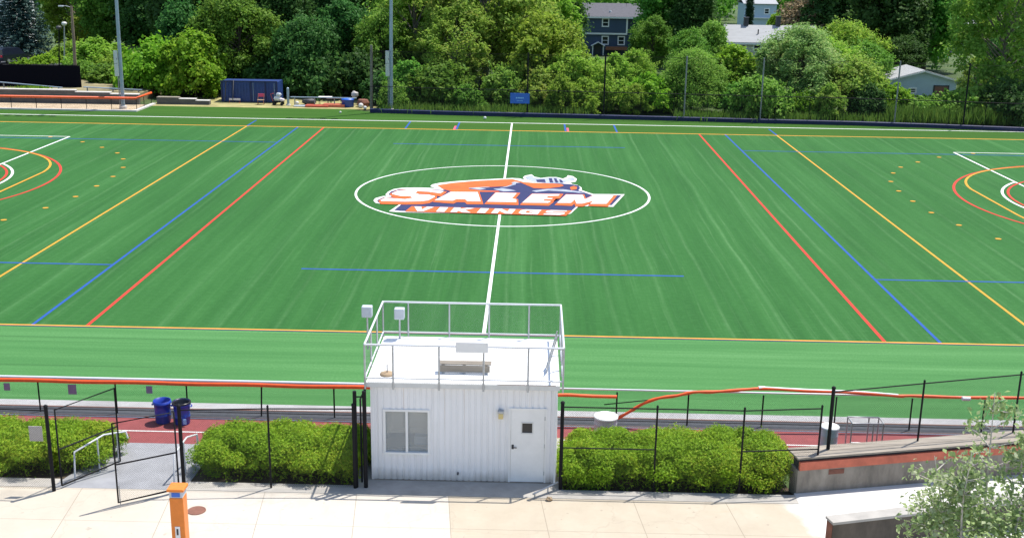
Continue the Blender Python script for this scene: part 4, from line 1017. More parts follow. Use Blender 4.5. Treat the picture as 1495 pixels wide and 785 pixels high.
fence_run('chain_link_fence', [(-7.36,-42.5),(-5.08,-42.28),(-2.83,-42.17)], [PZ]*3, 2.32, 'black chain-link fence between the ramp gate and the press box', term=(0,2))
fence_run('chain_link_fence', [(2.69,-41.97),(5.2,-41.97),(7.5,-41.97),(9.6,-41.7)], [PZ]*4, 2.42, 'black chain-link fence right of the press box along the long hedge', term=(0,), mid=1.22, mids=(0,2))
fence_run('chain_link_fence', [(9.97,-41.30),(12.62,-40.62),(15.55,-39.88),(18.5,-39.1)], [1.62,1.66,1.70,1.74], 1.72, 'black chain-link fence standing on the right concrete wall', term=(0,))
def gate(hinge, tip, z0, h, label, group=None):
    o = thing('fence_gate', (hinge[0],hinge[1],z0), label, 'gate')
    f = MB().tube([(hinge[0],hinge[1],z0+0.1),(hinge[0],hinge[1],z0+h),(tip[0],tip[1],z0+h),(tip[0],tip[1],z0+0.08),(hinge[0],hinge[1],z0+0.1)],0.026,8)
    f.tube([(hinge[0],hinge[1],z0+h*0.5),(tip[0],tip[1],z0+h*0.5)],0.022,8); f.build('frame', M['black_metal'], o)
    MB().quad((hinge[0],hinge[1],z0+0.1),(tip[0],tip[1],z0+0.1),(tip[0],tip[1],z0+h),(hinge[0],hinge[1],z0+h)).build('wire_mesh', M['chain_black'], o)
    MB().tube([(tip[0]*0.97+hinge[0]*.03,tip[1]*0.97+hinge[1]*.03,z0+0.02),(tip[0]*0.97+hinge[0]*.03,tip[1]*0.97+hinge[1]*.03,z0+0.55)],0.014,6).build('drop_rod', M['galv'], o)
gate((-10.62,-42.55),(-9.62,-40.95),PZ-0.02,2.26,'left gate leaf of the ramp, swung inward over the ramp')
gate((-7.46,-42.62),(-8.79,-43.44),PZ,2.28,'right gate leaf of the ramp, swung out over the pavement')
gp = thing('narrow_gate', (-2.68,-42.16,PZ), 'tall narrow black gate closed beside the left wall of the press box', 'gate')
MB().tube([(-2.55,-42.12,PZ),(-2.55,-42.12,PZ+2.78)],0.055,10).build('post', M['black_metal'], gp)
MB().tube([(-2.80,-42.14,PZ+2.78),(-2.80,-42.14,PZ+0.02)],0.05,10).build('post', M['black_metal'], gp)
MB().tube([(-2.67,-42.0,PZ+0.1),(-2.67,-42.0,PZ+2.5),(-2.66,-41.2,PZ+2.5),(-2.66,-41.2,PZ+0.1)],0.026,8).build('frame', M['black_metal'], gp)
MB().tube([(-2.80,-42.14,PZ+2.62),(-2.55,-42.12,PZ+2.62)],0.02,8).build('top_bar', M['black_metal'], gp)
ns = MB().bevbox(-11.28,-10.93,-42.72,-42.70,2.02,2.44,0.004)
single(ns, 'notice', M['sign_grey'], 'white notice hung on the fence beside the left gate post', 'sign')
def handrail(pts, posts, label):
    o = thing('handrail', pts[0], label, 'handrail')
    MB().tube(pts, 0.026, 10).build('rail', M['white_rail'], o)
    for a,b in posts: MB().tube([a,b],0.024,8).build('post', M['white_rail'], o)
handrail([(-10.45,-42.1,0.60),(-10.42,-42.05,1.42),(-10.05,-40.9,1.42),(-9.95,-40.2,1.18),(-9.70,-40.15,1.20),(-9.66,-40.15,1.0)], [((-10.12,-41.2,0.45),(-10.12,-41.2,1.42)),((-9.95,-40.2,0.3),(-9.95,-40.2,1.18))], 'white handrail on the left of the ramp')
handrail([(-7.75,-42.1,0.60),(-7.72,-42.05,1.42),(-7.72,-40.9,1.40),(-7.74,-39.9,1.05),(-7.74,-39.85,0.8)], [((-7.72,-41.2,0.45),(-7.72,-41.2,1.40)),((-7.74,-39.9,0.25),(-7.74,-39.9,1.05))], 'white handrail on the right of the ramp, half hidden by the hedge')

# ================================================================ track fence with its orange padding
tf = thing('track_fence', (-9.2,-36.05,0), 'low black fence along the turf with continuous orange padding, left of the press box', 'fence')
xs = [-18.7,-16.4,-14.0,-11.5,-9.2,-6.82,-4.45,-2.1]
for x in xs: MB().tube([(x,-36.02,-0.05),(x+(0.05 if x==-6.82 else 0),-36.02,1.10)],0.026,8).build('post', M['black_metal'], tf)
MB().tube([(x,-36.0,1.165) for x in (-18.7,-9,2.0)],0.052,8).build('top_rail', M['white_rail'], tf)
pd = MB(); n = 60
pd.tube([(-18.7+16.9*i/n,-36.04,1.075+0.010*math.sin(i*0.5)) for i in range(n+1)],0.072,10).build('padding', M['orange_pad'], tf)
MB().tube([(-18.7,-36.02,0.1),(-1.8,-36.02,0.1)],0.012,6).build('bottom_wire', M['black_metal'], tf)
MB().quad((-18.7,-36.0,0.06),(-1.8,-36.0,0.06),(-1.8,-36.0,1.1),(-18.7,-36.0,1.1)).build('wire_mesh', M['chain_black'], tf)
tr = thing('track_fence', (9.2,-36.05,0), 'low black fence by the turf with orange padding torn loose, right of the press box', 'fence')
for x in (2.2,4.62,6.9,9.28,11.6,14.0,16.3,18.7): MB().tube([(x,-36.02,-0.05),(x,-36.02,1.08)],0.026,8).build('post', M['black_metal'], tr)
MB().tube([(2.05,-36.02,1.17),(10,-36.02,1.16),(19,-36.02,1.17)],0.032,8).build('top_rail', M['white_rail'], tr)
MB().quad((2.0,-36.0,0.06),(19,-36.0,0.06),(19,-36.0,1.1),(2.0,-36.0,1.1)).build('wire_mesh', M['chain_black'], tr)
MB().tube([(2.0,-36.02,0.1),(19,-36.02,0.1)],0.012,6).build('bottom_wire', M['black_metal'], tr)
def smooth(pts, k=8):
    out = []; P_ = [Vector(p) for p in pts]; P_ = [P_[0]*2-P_[1]]+P_+[P_[-1]*2-P_[-2]]
    for i in range(1,len(P_)-2):
        a,b,c,d = P_[i-1:i+3]
        for j in range(k):
            t = j/k; out.append(0.5*((2*b)+(c-a)*t+(2*a-5*b+4*c-d)*t*t+(3*b-a-3*c+d)*t**3))
    out.append(P_[-2]); return out
MB().tube(smooth([(1.9,-36.2,0.93),(2.9,-36.2,1.02),(3.8,-36.2,1.0),(4.6,-36.2,1.0)]),0.055,10).build('padding', M['orange_pad'], tr)
MB().tube(smooth([(4.65,-36.22,0.27),(5.0,-36.24,0.50),(5.45,-36.27,0.82),(5.95,-36.3,1.03),(6.5,-36.3,1.12),(7.0,-36.3,1.25),(7.6,-36.3,1.27),(8.4,-36.28,1.34),(9.25,-36.25,1.40),(10.6,-36.2,1.33),(12.2,-36.15,1.28),(13.5,-36.12,1.19),(13.9,-36.12,1.21),(15.5,-36.12,1.19),(17.5,-36.12,1.22),(19,-36.12,1.22)],3),[0.05+0.008*math.sin(i*1.9) for i in range(46)],9).build('padding', M['orange_pad'], tr)
MB().tube(smooth([(9.2,-36.24,1.435),(10.6,-36.19,1.365),(12.2,-36.14,1.315),(13.5,-36.11,1.225)],4),0.036,7).build('exposed_foam', M['white_paint'], tr)
for x,z,l in ((9.15,1.41,0.20),(15.6,1.20,0.25)): MB().tube([(x-l/2,-36.24+0.02*0,z),(x+l/2,-36.22,z-0.01)],0.068,10).build('white_tape', M['white_paint'], tr)
MB().tube([(5.9,-36.28,0.98),(4.2,-36.24,0.74)],0.018,6).build('loose_bar', M['black_metal'], tr)
for x,s_,m_,lb in ((-14.98,0.20,'sign_violet','small violet placard on the track fence, leftmost of three'),(-12.87,0.27,'sign_violet','taller violet placard on the track fence, middle of three'),(-10.38,0.20,'sign_violet','small violet placard on the track fence left of the blue barrels')):
    o = thing('placard', (x,-36.1,0.7), lb, 'sign')
    MB().bevbox(x-s_*0.5,x+s_*0.5,-36.1,-36.085,0.98-s_*1.25,0.98,0.004).build('board', M[m_], o)

# ================================================================ barrels
def barrel(p, h, r, m, label, bag=False):
    o = thing('barrel', p, label, 'barrel')
    MB().lathe(p,[(0.0,0.0),(r*0.82,0.0),(r*0.86,0.03),(r*0.9,h*0.33),(r*0.93,h*0.34),(r*0.93,h*0.37),(r*0.9,h*0.38),(r*0.95,h*0.85),(r*1.08,h*0.87),(r*1.08,h*0.93),(r,h*0.94),(r*1.02,h),(r*0.96,h),(r*0.90,h*0.6),(r*0.80,0.06),(0,0.05)],28).build('body', m, o)
    for s in (-1,1): MB().tube(smooth([(p[0]+s*r*1.05,p[1]-0.09,p[2]+h*0.82),(p[0]+s*r*1.2,p[1],p[2]+h*0.80),(p[0]+s*r*1.05,p[1]+0.09,p[2]+h*0.82)],4),0.018,6).build('handle', m, o)
    if bag:
        MB().lathe((p[0],p[1],p[2]+h*0.86),[(r*1.10,0.055),(r*1.11,0.08),(r*1.06,0.112),(r*0.97,0.11),(r*0.9,0.02),(r*0.5,-0.2),(0,-0.25)],24).build('bag', M['black_bag'], o)
        MB().bevbox(p[0]+r*0.35,p[0]+r*0.75,p[1]-r*1.03,p[1]-r*0.95,p[2]+h*0.10,p[2]+h*0.34,0.008).build('sticker', M['sign_light'], o)
    return o
barrel((-9.80,-36.66,0.004),0.74,0.27,M['barrel_blue'],'open blue barrel on the red track, left one of the pair')
barrel((-9.16,-36.74,0.004),0.74,0.27,M['barrel_blue'],'blue barrel lined with a black bag, on the red track', True)
def drum(p, h, r, label):
    o = thing('drum', p, label, 'drum')
    MB().lathe(p,[(0,0),(r*0.95,0),(r*0.97,h*0.3),(r,h*0.31),(r*0.97,h*0.34),(r*0.97,h*0.62),(r,h*0.64),(r*0.97,h*0.67),(r,h*0.9)],28).build('body', M['grey_plastic'], o)
    MB().lathe((p[0],p[1],p[2]+h*0.9),[(r*1.06,0),(r*1.06,0.04),(r*0.95,0.055),(r*0.4,0.07),(0,0.072)],28).build('lid', M['white_paint'], o)
drum((4.2,-37.25,0.004),0.82,0.36,'pale grey drum with white domed lid behind the long hedge')
drum((10.92,-37.95,0.004),0.95,0.27,'pale grey drum with white lid behind the right end of the hedge')
# frame rack on the track
fr = thing('metal_rack', (12.0,-37.6,0.0), 'galvanised metal frame rack standing on the track behind the concrete wall', 'rack')
for x in (11.6,12.25,12.55): 
    for y in (-37.9,-37.4): MB().tube([(x,y,0.0),(x,y,0.98)],0.022,8).build('leg', M['galv'], fr)
MB().tube([(11.6,-37.9,0.98),(12.55,-37.9,0.98),(12.55,-37.4,0.98),(11.6,-37.4,0.98),(11.6,-37.9,0.98)],0.022,8).tube([(11.6,-37.9,0.35),(12.55,-37.9,0.35)],0.018,8).build('frame', M['galv'], fr)

# ================================================================ walls on the right
wl = thing('retaining_wall', (9.05,-41.9,PZ), 'long stained concrete wall with an orange board and weathered plank on top', 'wall')
d = (Vector((15.79,-40.40))-Vector((9.05,-41.92))).normalized(); nn = Vector((-d.y,d.x)); A0 = Vector((9.05,-41.92)); LW = 11.0
def wp(u, v): q = A0+d*u+nn*v; return (q.x,q.y)
MB().prism([wp(0,0),wp(LW,0),wp(LW,0.45),wp(0,0.45)], 0.2, 1.28).build('concrete', M['concrete_dark'], wl)
MB().prism([wp(0.04,-0.03),wp(LW,-0.03),wp(LW,0.05),wp(0.04,0.05)], 1.284, 1.52).build('orange_board', M['orange_board'], wl)
MB().prism([wp(0.05,0.053),wp(LW,0.053),wp(LW,0.40),wp(0.05,0.40)], 1.284, 1.56).build('backing', M['dark_grey'], wl)
MB().prism([wp(-0.04,-0.02),wp(LW,-0.02),wp(LW,0.30),wp(-0.04,0.30)], 1.60, 1.65).prism([wp(-0.04,0.32),wp(LW,0.32),wp(LW,0.66),wp(-0.04,0.66)], 1.60, 1.648).build('plank', M['wood_grey'], wl)
MB().prism([wp(0.9,-0.012),wp(1.35,-0.012),wp(1.35,-0.001),wp(0.9,-0.001)], 1.10, 1.24).build('plate', M['brick'], wl)
lw = thing('parapet_wall', (9.45,-43.9,PZ), 'low concrete parapet wall with pale coping at the lower right, dark face towards the steps', 'wall')
B0 = Vector((9.14,-44.70)); d2 = (Vector((14.49,-43.25))-B0).normalized(); n2 = Vector((-d2.y,d2.x))
def wq(u, v): q = B0+d2*u+n2*v; return (q.x,q.y)
MB().prism([wq(0,-0.30),wq(11,-0.30),wq(11,0),wq(0,0)], 0.3, 1.33).build('concrete', mat('concrete_shaded',(0.085,0.07,0.055),0.9,var=0.35,vscale=3,stretch=(1,1,0.4)), lw)  # mottled concrete, base colour darkened to carry the shade of the face
MB().prism([wq(-0.03,-0.34),wq(11,-0.34),wq(11,0.03),wq(-0.03,0.03)], 1.334, 1.40).build('coping', M['warm_grey'], lw)
MB().prism([wq(-0.012,-0.28),wq(-0.002,-0.28),wq(-0.002,-0.02),wq(-0.012,-0.02)], 0.62, 1.30).build('brick_end', M['brick'], lw)

# ================================================================ call box, cover, stone
cbx = gnd(265, 797, PZ); CX, CY = cbx.x, cbx.y
CH = at(265, 709, CY).z-PZ
co = thing('call_box_post', (CX,CY,PZ), 'square orange call box post with a blue band on the pavement', 'call box')
MB().bevbox(CX-0.165,CX+0.165,CY-0.16,CY+0.16,PZ,PZ+CH-0.24,0.02).build('body', M['orange_paint'], co)
MB().bevbox(CX-0.16,CX+0.16,CY-0.155,CY+0.155,PZ+CH-0.238,PZ+CH-0.075,0.012).build('light_band', M['grey_plastic'], co)
MB().bevbox(CX-0.205,CX+0.205,CY-0.20,CY+0.20,PZ+CH-0.073,PZ+CH,0.018).build('cap', M['orange_paint'], co)
MB().bevbox(CX-0.10,CX+0.10,CY-0.168,CY-0.157,PZ+CH-0.21,PZ+CH-0.10,0.004).build('blue_label', M['sign_blue'], co)
MB().bevbox(CX-0.07,CX+0.05,CY-0.172,CY-0.161,PZ+0.28,PZ+0.62,0.004).build('speaker_plate', M['white_paint'], co)
MB().bevbox(CX-0.035,CX+0.01,CY-0.182,CY-0.174,PZ+0.40,PZ+0.56,0.003).build('button_panel', M['dark_grey'], co)
mh = gnd(287, 745, PZ)
mo = MB().lathe((mh.x,mh.y,PZ+0.006),[(0,0.006),(0.20,0.006),(0.21,0.010),(0.235,0.010),(0.24,0.0)],28,smooth=False)
single(mo, 'manhole_cover', M['brown_iron'], 'round rusty manhole cover right of the orange call box', 'manhole cover')
st = gnd(802, 730, PZ); bm = bmesh.new(); bmesh.ops.create_icosphere(bm, subdivisions=2, radius=0.075)
for v in bm.verts: v.co = Vector((v.co.x*1.15, v.co.y*0.9, v.co.z*0.8))*(1+0.25*math.sin(v.co.x*60+v.co.y*41+v.co.z*53)); v.co += Vector((st.x,st.y,PZ+0.05))
single(MB().frombm(bm), 'stone', M['wood_tan'], 'small brown stone lying on the pavement in front of the press box', 'stone')

# ================================================================ sapling in the lower right
sp_ = Vector((10.75,-50.0,PZ)); rng = np.random.default_rng(21)
so = thing('birch_sapling', sp_, 'slender pale-barked young birch with sparse leaves in the lower right corner', 'tree')
tb = MB(); P = []; N = []
def sprig(base, tip, r, nleaf, spread):
    b = Vector(base); e = Vector(tip); m_ = b.lerp(e,0.55)+Vector((rng.normal(0,.08),rng.normal(0,.08),0.10*(e-b).length))
    pts = smooth([b,m_,e],5); tb.tube(pts,[r*(1-0.85*i/(len(pts)-1)) for i in range(len(pts))],5)
    for i in range(nleaf):
        t = rng.uniform(0.25,1.0)*(len(pts)-1); i0 = min(int(t),len(pts)-2); q = pts[i0].lerp(pts[i0+1],t-i0)
        P.append(np.array(q)+rng.normal(0,spread,3)); N.append([rng.normal(0,.6),rng.normal(0,.6),0.7])
    return pts
stems = [((0,0,0),(-0.1,0.3,4.95)),((0.1,0,0),(0.7,0.2,4.7)),((-0.1,0.05,0),(-1.0,0.2,3.9)),((0.2,0.1,0),(1.5,0.1,4.4)),((0,-0.1,0),(-0.6,-0.3,4.2))]
for b,e in stems:
    pts = sprig(b,e,0.035,40,0.10)
    for j in range(30):
        t = rng.uniform(0.32,0.98); q = pts[min(len(pts)-1,int(t*(len(pts)-1)))]; a = rng.uniform(0,2*math.pi); L = (1.25-t)*rng.uniform(0.5,1.25)
        sprig(q,(q.x+math.cos(a)*L,q.y+math.sin(a)*L*0.7,q.z+L*rng.uniform(0.0,0.7)),0.012,int(30*(1.25-t)*1.6)+5,0.07)
for j in range(3400):
    a = rng.uniform(0,2*math.pi); rr = 1.5*math.sqrt(rng.uniform(0,1)); P.append(np.array([0.25+math.cos(a)*rr*1.2,math.sin(a)*rr*0.7,rng.uniform(1.6,3.55)-0.25*rr])); N.append([0,0,1])
so.scale = (1.15,1.15,1.22)
tb.build('stems', M['bark_pale'], so, local=True)
lf = bpy.data.objects.new('leaves', quads_mesh('leaves', leaf_quads(np.array(P),np.array(N),0.095,0.62,rng), LM['sapling'])); COL.objects.link(lf); lf.parent = so


# ================================================================ light masts and poles
def mast(px, py, label):
    p = gnd(px, py); o = thing('light_mast', p, label, 'light mast')
    MB().tube([(p.x,p.y,-0.2),(p.x+0.10,p.y,8),(p.x+0.3,p.y,20)],[0.18,0.155,0.11],16).build('pole', M['pole_blue'], o)
    MB().lathe(p,[(0,0.28),(0.30,0.28),(0.34,0.24),(0.34,0.0)],20,smooth=False).build('base', M['kerb'], o)
    c = at(px-4, 93, p.y-0.28)
    bx = MB().bevbox(p.x-0.42,p.x-0.08,p.y-0.34,p.y-0.16,c.z-1.15,c.z+1.15,0.02).build('ballast_box', M['off_white'], o)
    MB().box(p.x-0.40,p.x-0.10,p.y-0.352,p.y-0.342,c.z-0.02,c.z+0.0).box(p.x-0.14,p.x-0.11,p.y-0.37,p.y-0.342,c.z+0.35,c.z+0.5).build('latch', M['dark_grey'], bx)
    MB().tube([(p.x-0.21,p.y-0.10,c.z-1.14),(p.x-0.24,p.y-0.10,0.1)],0.05,8).build('conduit', M['pole_grey'], o)
    MB().tube([(p.x-2.2,p.y,19.2),(p.x+2.2,p.y,19.2)],0.07,8).build('crossarm', M['pole_grey'], o)
    for k in range(5): MB().lathe((p.x-2+k,p.y-0.25,18.75),[(0.0,0.0),(0.30,0.05),(0.33,0.12),(0.2,0.4),(0,0.45)],16).build('floodlight', M['pole_grey'], o)
mast(180, 159, 'tall blue-grey light mast standing inside the orange-padded fence at the left')
mast(571, 163, 'tall blue-grey light mast behind the far fence, left of the blue sign')
p = Vector((-45.98,49,0)); t_ = at(104,9,49)
o = thing('wooden_pole', p, 'leaning weathered wooden pole with a lamp arm behind the black screen fence', 'pole')
MB().tube([(p.x,49,-0.3),((p.x+t_.x)/2+0.08,49,4.5),(t_.x,49,t_.z)],[0.19,0.16,0.12],10).build('pole', M['wood_pole'], o)
MB().tube([(t_.x,49,t_.z-0.15),(t_.x-0.5,48.9,t_.z),(t_.x-0.9,48.8,t_.z-0.02)],0.035,8).build('lamp_arm', M['galv'], o)
MB().bevbox(t_.x-1.25,t_.x-0.75,48.68,48.95,t_.z-0.10,t_.z+0.04,0.03).build('lamp_head', M['grey_plastic'], o)
for px, top, Y, nm, lb, m in ((86,44,56,'lamp_post','black lamp post just right of the blue-grey spruce','black_metal'),(94,38,60,'lamp_post','grey lamp post between the black lamp post and the leaning wooden pole','galv')):
    b = at(px,110,Y); q = at(px,top,Y); o = thing(nm, (b.x,Y,0), lb, 'lamp post')
    MB().tube([(b.x,Y,0),(q.x,Y,q.z)],[0.10,0.06],8).build('pole', M[m], o)
    MB().lathe((q.x,Y,q.z),[(0.06,0),(0.26,0.10),(0.30,0.30),(0.20,0.42),(0,0.46)],12).build('lamp_head', M['off_white' if m=='galv' else 'dark_grey'], o)

# ================================================================ far ball-stop fence
FL = [(-13.2,34.95),(-6.8,34.25),(5.7,33.6),(13.1,33.2),(21.6,32.6),(30.7,32.1),(36.5,31.45),(44.7,30.15),(62,28.2)]
def fy(x):
    for (a,b),(c,d) in zip(FL,FL[1:]):
        if a <= x <= c: return b+(d-b)*(x-a)/(c-a)
    return FL[0][1] if x < FL[0][0] else FL[-1][1]
ff = thing('ball_stop_fence', (0,33.9,0), 'dark far fence with blue ground padding and tall net posts', 'fence')
pad = MB(); top = MB(); ms = MB(); net = MB()
for (a,b),(c,d) in zip(FL,FL[1:]):
    pad.add([(a,b-0.10,0.01),(c,d-0.10,0.01),(c,d-0.13,0.33),(a,b-0.13,0.33),(a,b+0.06,0.38),(c,d+0.06,0.38)],[(0,1,2,3),(3,2,5,4)])
    ms.quad((a,b+0.10,0.03),(c,d+0.10,0.03),(c,d+0.10,2.38),(a,b+0.10,2.38)); net.quad((a,b+0.16,2.4),(c,d+0.16,2.4),(c,d+0.16,5.6),(a,b+0.16,5.6))
pad.build('ground_padding', M['blue_pad'], ff)
MB().tube([(x,y+0.10,2.40) for x,y in FL],0.03,8).build('top_rail', M['black_metal'], ff)
MB().tube([(x,y+0.16,5.6) for x,y in FL],0.012,5).build('net_cable', M['black_metal'], ff)
ms.build('wire_mesh', M['chain_dark_far'], ff); net.build('netting', M['net_far'], ff)
for px in (770,882,1000,1112,1310,1412):
    x = at(px,150,33).x; x = at(px,150,fy(x)).x
    MB().tube([(x,fy(x)+0.22,-0.1),(x,fy(x)+0.22,5.75)],0.07,8).build('net_post', M['pole_grey' if px in (1112,1310,1000) else 'black_metal'], ff)
x = -12.5
while x < 62:
    MB().tube([(x,fy(x)+0.10,-0.05),(x,fy(x)+0.10,2.4)],0.02,6).build('post', M['black_metal'], ff); x += 3.0
p = gnd(542,160); q = at(542,66,p.y)
o = thing('net_post', p, 'weathered grey net post left of the right light mast', 'post')
MB().tube([(p.x,p.y,-0.1),(q.x,q.y,q.z)],[0.14,0.11],10).build('pole', M['bark_grey'], o)
MB().tube([(p.x+0.16,p.y,0.0),(q.x+0.14,q.y,q.z-0.6)],0.025,6).build('cable', M['black_metal'], o)
yb = fy(0.5)-0.02; a = at(745,136,yb); b = at(773,151.5,yb)
o = thing('blue_sign', ((a.x+b.x)/2,yb,b.z), 'bright blue sign with small pale lettering hung on the far fence', 'sign')
MB().bevbox(a.x,b.x,yb-0.03,yb+0.03,b.z,a.z,0.01).build('panel', M['sign_blue'], o)
cx, cz = (a.x+b.x)/2, (a.z+b.z)/2
lt = MB()
for k,(dx,w_) in enumerate(((-0.30,0.13),(-0.14,0.10),(0.0,0.13),(0.15,0.10),(0.29,0.11))):
    lt.box(cx+dx-w_/2,cx+dx+w_/2,yb-0.036,yb-0.032,cz-0.02,cz+0.10)
lt.build('lettering', M['sign_light'], o)
MB().box(cx-0.28,cx+0.28,yb-0.036,yb-0.032,cz-0.24,cz-0.20).build('lettering', M['sign_light'], o)
p = gnd(747,169.5); single(MB().bevbox(p.x-0.28,p.x+0.28,p.y-0.1,p.y+0.0,0.10,0.34,0.02), 'padding_badge', M['sign_grey'], 'small pale plate on the blue padding below the blue sign', 'plate')
p = gnd(708,174.5); single(MB().lathe((p.x,p.y,0.001),[(0,0.0),(0.10,0.04),(0.14,0.14),(0.10,0.24),(0,0.28)],14), 'ball', M['line_white'], 'white ball lying on the turf left of the blue sign', 'ball')

# ================================================================ left corner: kerb, padded fence, walls, benches
struct(MB().box(-62,-34.1,32.75,33.1,-0.2,0.13).prism([(-34.45,33.1),(-34.1,32.75),(-34.05,38.0),(-34.4,38.0)],-0.2,0.132), 'kerb', M['kerb'])
struct(MB().rect(-62,-34.4,33.1,37.5,0.02), 'sand_area', M['sand'])
struct(MB().prism([(-62,38.0),(-36.2,38.0),(-36.2,52),(-62,52)],-0.2,0.75), 'earth_terrace', mat('terrace_earth',(0.22,0.19,0.10),0.95,var=0.4,vscale=0.6))
struct(MB().rect(-34.4,-13,36.9,44,0.004), 'worn_grass', mat('worn_grass',(0.30,0.27,0.11),0.95,var=0.3,vscale=0.7))
struct(MB().prism([(-75,58),(-47,58),(-47,70),(-75,70)],-0.2,1.25), 'parking_bank', M['asphalt'])
lf_ = thing('padded_fence', (-40,33.4,0), 'low fence with orange padding and kerb in the far left corner', 'fence')
for i in range(13): MB().tube([(-34.3-2.3*i,33.4,0.0),(-34.3-2.3*i,33.4,1.12)],0.03,6).build('post', M['black_metal'], lf_)
for y in (35.6,37.7): MB().tube([(-34.35,y,0.0),(-34.35,y,1.12)],0.03,6).build('post', M['black_metal'], lf_)
MB().tube([(-62,33.38,1.10),(-34.3,33.38,1.14),(-34.35,37.75,1.12)],0.11,10).build('padding', M['orange_pad'], lf_)
MB().quad((-62,33.42,0.1),(-34.3,33.42,0.1),(-34.3,33.42,1.1),(-62,33.42,1.1)).quad((-34.36,33.42,0.1),(-34.36,37.75,0.1),(-34.36,37.75,1.1),(-34.36,33.42,1.1)).build('wire_mesh', M['chain_dark_far'], lf_)
tw = thing('timber_wall', (-45,37.5,0), 'low dark timber wall stepping down behind the orange-padded fence', 'wall')
for x0,x1,h in ((-62,-41.5,1.22),(-41.49,-38.2,1.06),(-38.19,-35.5,0.92)):
    MB().box(x0,x1,37.52,37.98,-0.1,h).build('wall', M['timber_dark'], tw); MB().box(x0,x1+0.02,37.47,38.03,h+0.003,h+0.08).build('cap', M['kerb'], tw)
ws = thing('stone_wall', (-32.3,38.5,0), 'low dark wall running right from the orange-padded fence corner', 'wall')
for x0,x1,h in ((-34.0,-31.9,0.62),(-31.89,-30.3,0.50),(-30.29,-29.0,0.36)):
    MB().box(x0,x1,38.2,38.8,-0.1,h).build('wall', M['timber_dark'], ws); MB().box(x0,x1,38.17,38.83,h+0.003,h+0.06).build('cap', M['kerb'] if x0 > -32 else M['wood_grey'], ws)
def rail_bench(p, q, label):
    o = thing('bench', (p[0],p[1],0.75), label, 'bench')
    MB().obox(p,q,0.30,0.07).build('seat', M['pole_blue'], o)
    for t in (0.06,0.5,0.94):
        c = Vector(p).lerp(Vector(q),t); MB().obox((c.x,c.y,0.70),(c.x,c.y,c.z-0.04),0.09,0.09).build('leg', M['pole_grey'], o)
rail_bench((-50.2,41,1.5),(-44.1,41,1.06),'long blue-grey bench in front of the black screen fence, nearest the frame edge')
rail_bench((-42.0,41,1.16),(-36.3,41,0.98),'long blue-grey bench below the leaning wooden pole, next to the left light mast')
gt = at(46,131,40.3); o = thing('grass_tuft', (gt.x,40.3,0.75), 'bright green grass tuft in front of the left blue-grey bench', 'plant')
rng = np.random.default_rng(5); n = 500; V = np.empty((n,4,3)); x = rng.normal(0,0.75,n); y = rng.normal(0,0.3,n); hh = rng.uniform(0.2,0.6,n)
V[:,0]=np.stack([x,y,0*x],1); V[:,2]=V[:,0]+np.stack([rng.normal(0,.15,n),rng.normal(0,.15,n),hh],1); V[:,1]=(V[:,0]+V[:,2])/2+np.array([0.06,0,0]); V[:,3]=(V[:,0]+V[:,2])/2-np.array([0.06,0,0])
b_ = bpy.data.objects.new('blades', quads_mesh('blades', V, LM['lime'])); COL.objects.link(b_); b_.parent = o
sf = thing('screen_fence', (-50,44,0.75), 'tall black windscreen fence at the far left below the parked dark car', 'fence')
sc_ = MB(); n = 40
for i in range(n):
    xa,xb = -62+18.6*i/n, -62+18.6*(i+1)/n
    sc_.quad((xa,44+0.04*math.sin(i*1.7),0.72),(xb,44+0.04*math.sin((i+1)*1.7),0.72),(xb,44+0.03*math.sin((i+1)*2.3),2.9),(xa,44+0.03*math.sin(i*2.3),2.9))
M['screen'] = mat('screen_cloth', (0.006,0.006,0.010), 0.95, spec=0.05); sc_.build('screen', M['screen'], sf)
for i in range(8): MB().tube([(-62+2.65*i,44.12,0.6),(-62+2.65*i,44.12,2.98)],0.035,6).build('post', M['black_metal'], sf)
MB().tube([(-62,44.1,2.93),(-43.4,44.1,2.93)],0.03,6).build('top_rail', M['black_metal'], sf)

# ================================================================ container and kit along the far edge
ct = thing('shipping_container', (-26,41.8,0), 'navy blue storage container under the dark trees', 'container')
cb_ = MB(); x = -28.5
cb_.box(-28.45,-22.95,40.62,43.0,0.05,1.98)
cb_.build('body', M['navy_steel'], ct)
rb = MB(); x = -28.2
while x < -23.2: rb.box(x,x+0.13,40.575,40.618,0.16,1.86); x += 0.30
rb.build('corrugation', M['navy_steel'], ct)
for x in (-28.45,-27.35,-25.6,-24.2,-23.07): MB().box(x,x+0.13,40.55,40.617,0.02,2.0).build('frame_post', M['blue_pad'], ct)
MB().box(-28.47,-22.93,40.54,40.616,1.99,2.08).build('top_frame', M['blue_pad'], ct)
for x in (-25.3,-23.25): MB().tube([(x,40.53,0.15),(x,40.53,1.9)],0.025,6).build('lock_bar', M['pole_blue'], ct)
lp_ = gnd(328,150); lp2 = at(330,118,lp_.y)
o = thing('goal_frame', lp_, 'dark folded goal frame leaning at the left end of the navy container', 'goal frame')
MB().tube([(lp_.x,lp_.y,0),(lp2.x,lp_.y,lp2.z),(lp2.x+0.7,lp_.y+0.1,lp2.z+0.05),(lp_.x+0.75,lp_.y+0.1,0)],0.04,8).tube([(lp_.x,lp_.y,0),(lp_.x,lp_.y+0.8,0.05)],0.035,6).build('frame', M['dark_grey'], o)
p = gnd(343,150); o = thing('hurdle', p, 'low red and white hurdle in front of the navy container', 'hurdle')
MB().bevbox(p.x-0.55,p.x+0.55,p.y-0.03,p.y+0.03,0.22,0.42,0.01).build('bar', M['logo_band'], o)
for s in (-0.5,0.5): MB().tube([(p.x+s,p.y,0.22),(p.x+s,p.y,0.02),(p.x+s,p.y-0.4,0.02)],0.025,6).build('foot', M['mat_red'], o)
p = gnd(381,153); o = thing('folding_chair', p, 'red-backed folding chair standing before the navy container', 'chair')
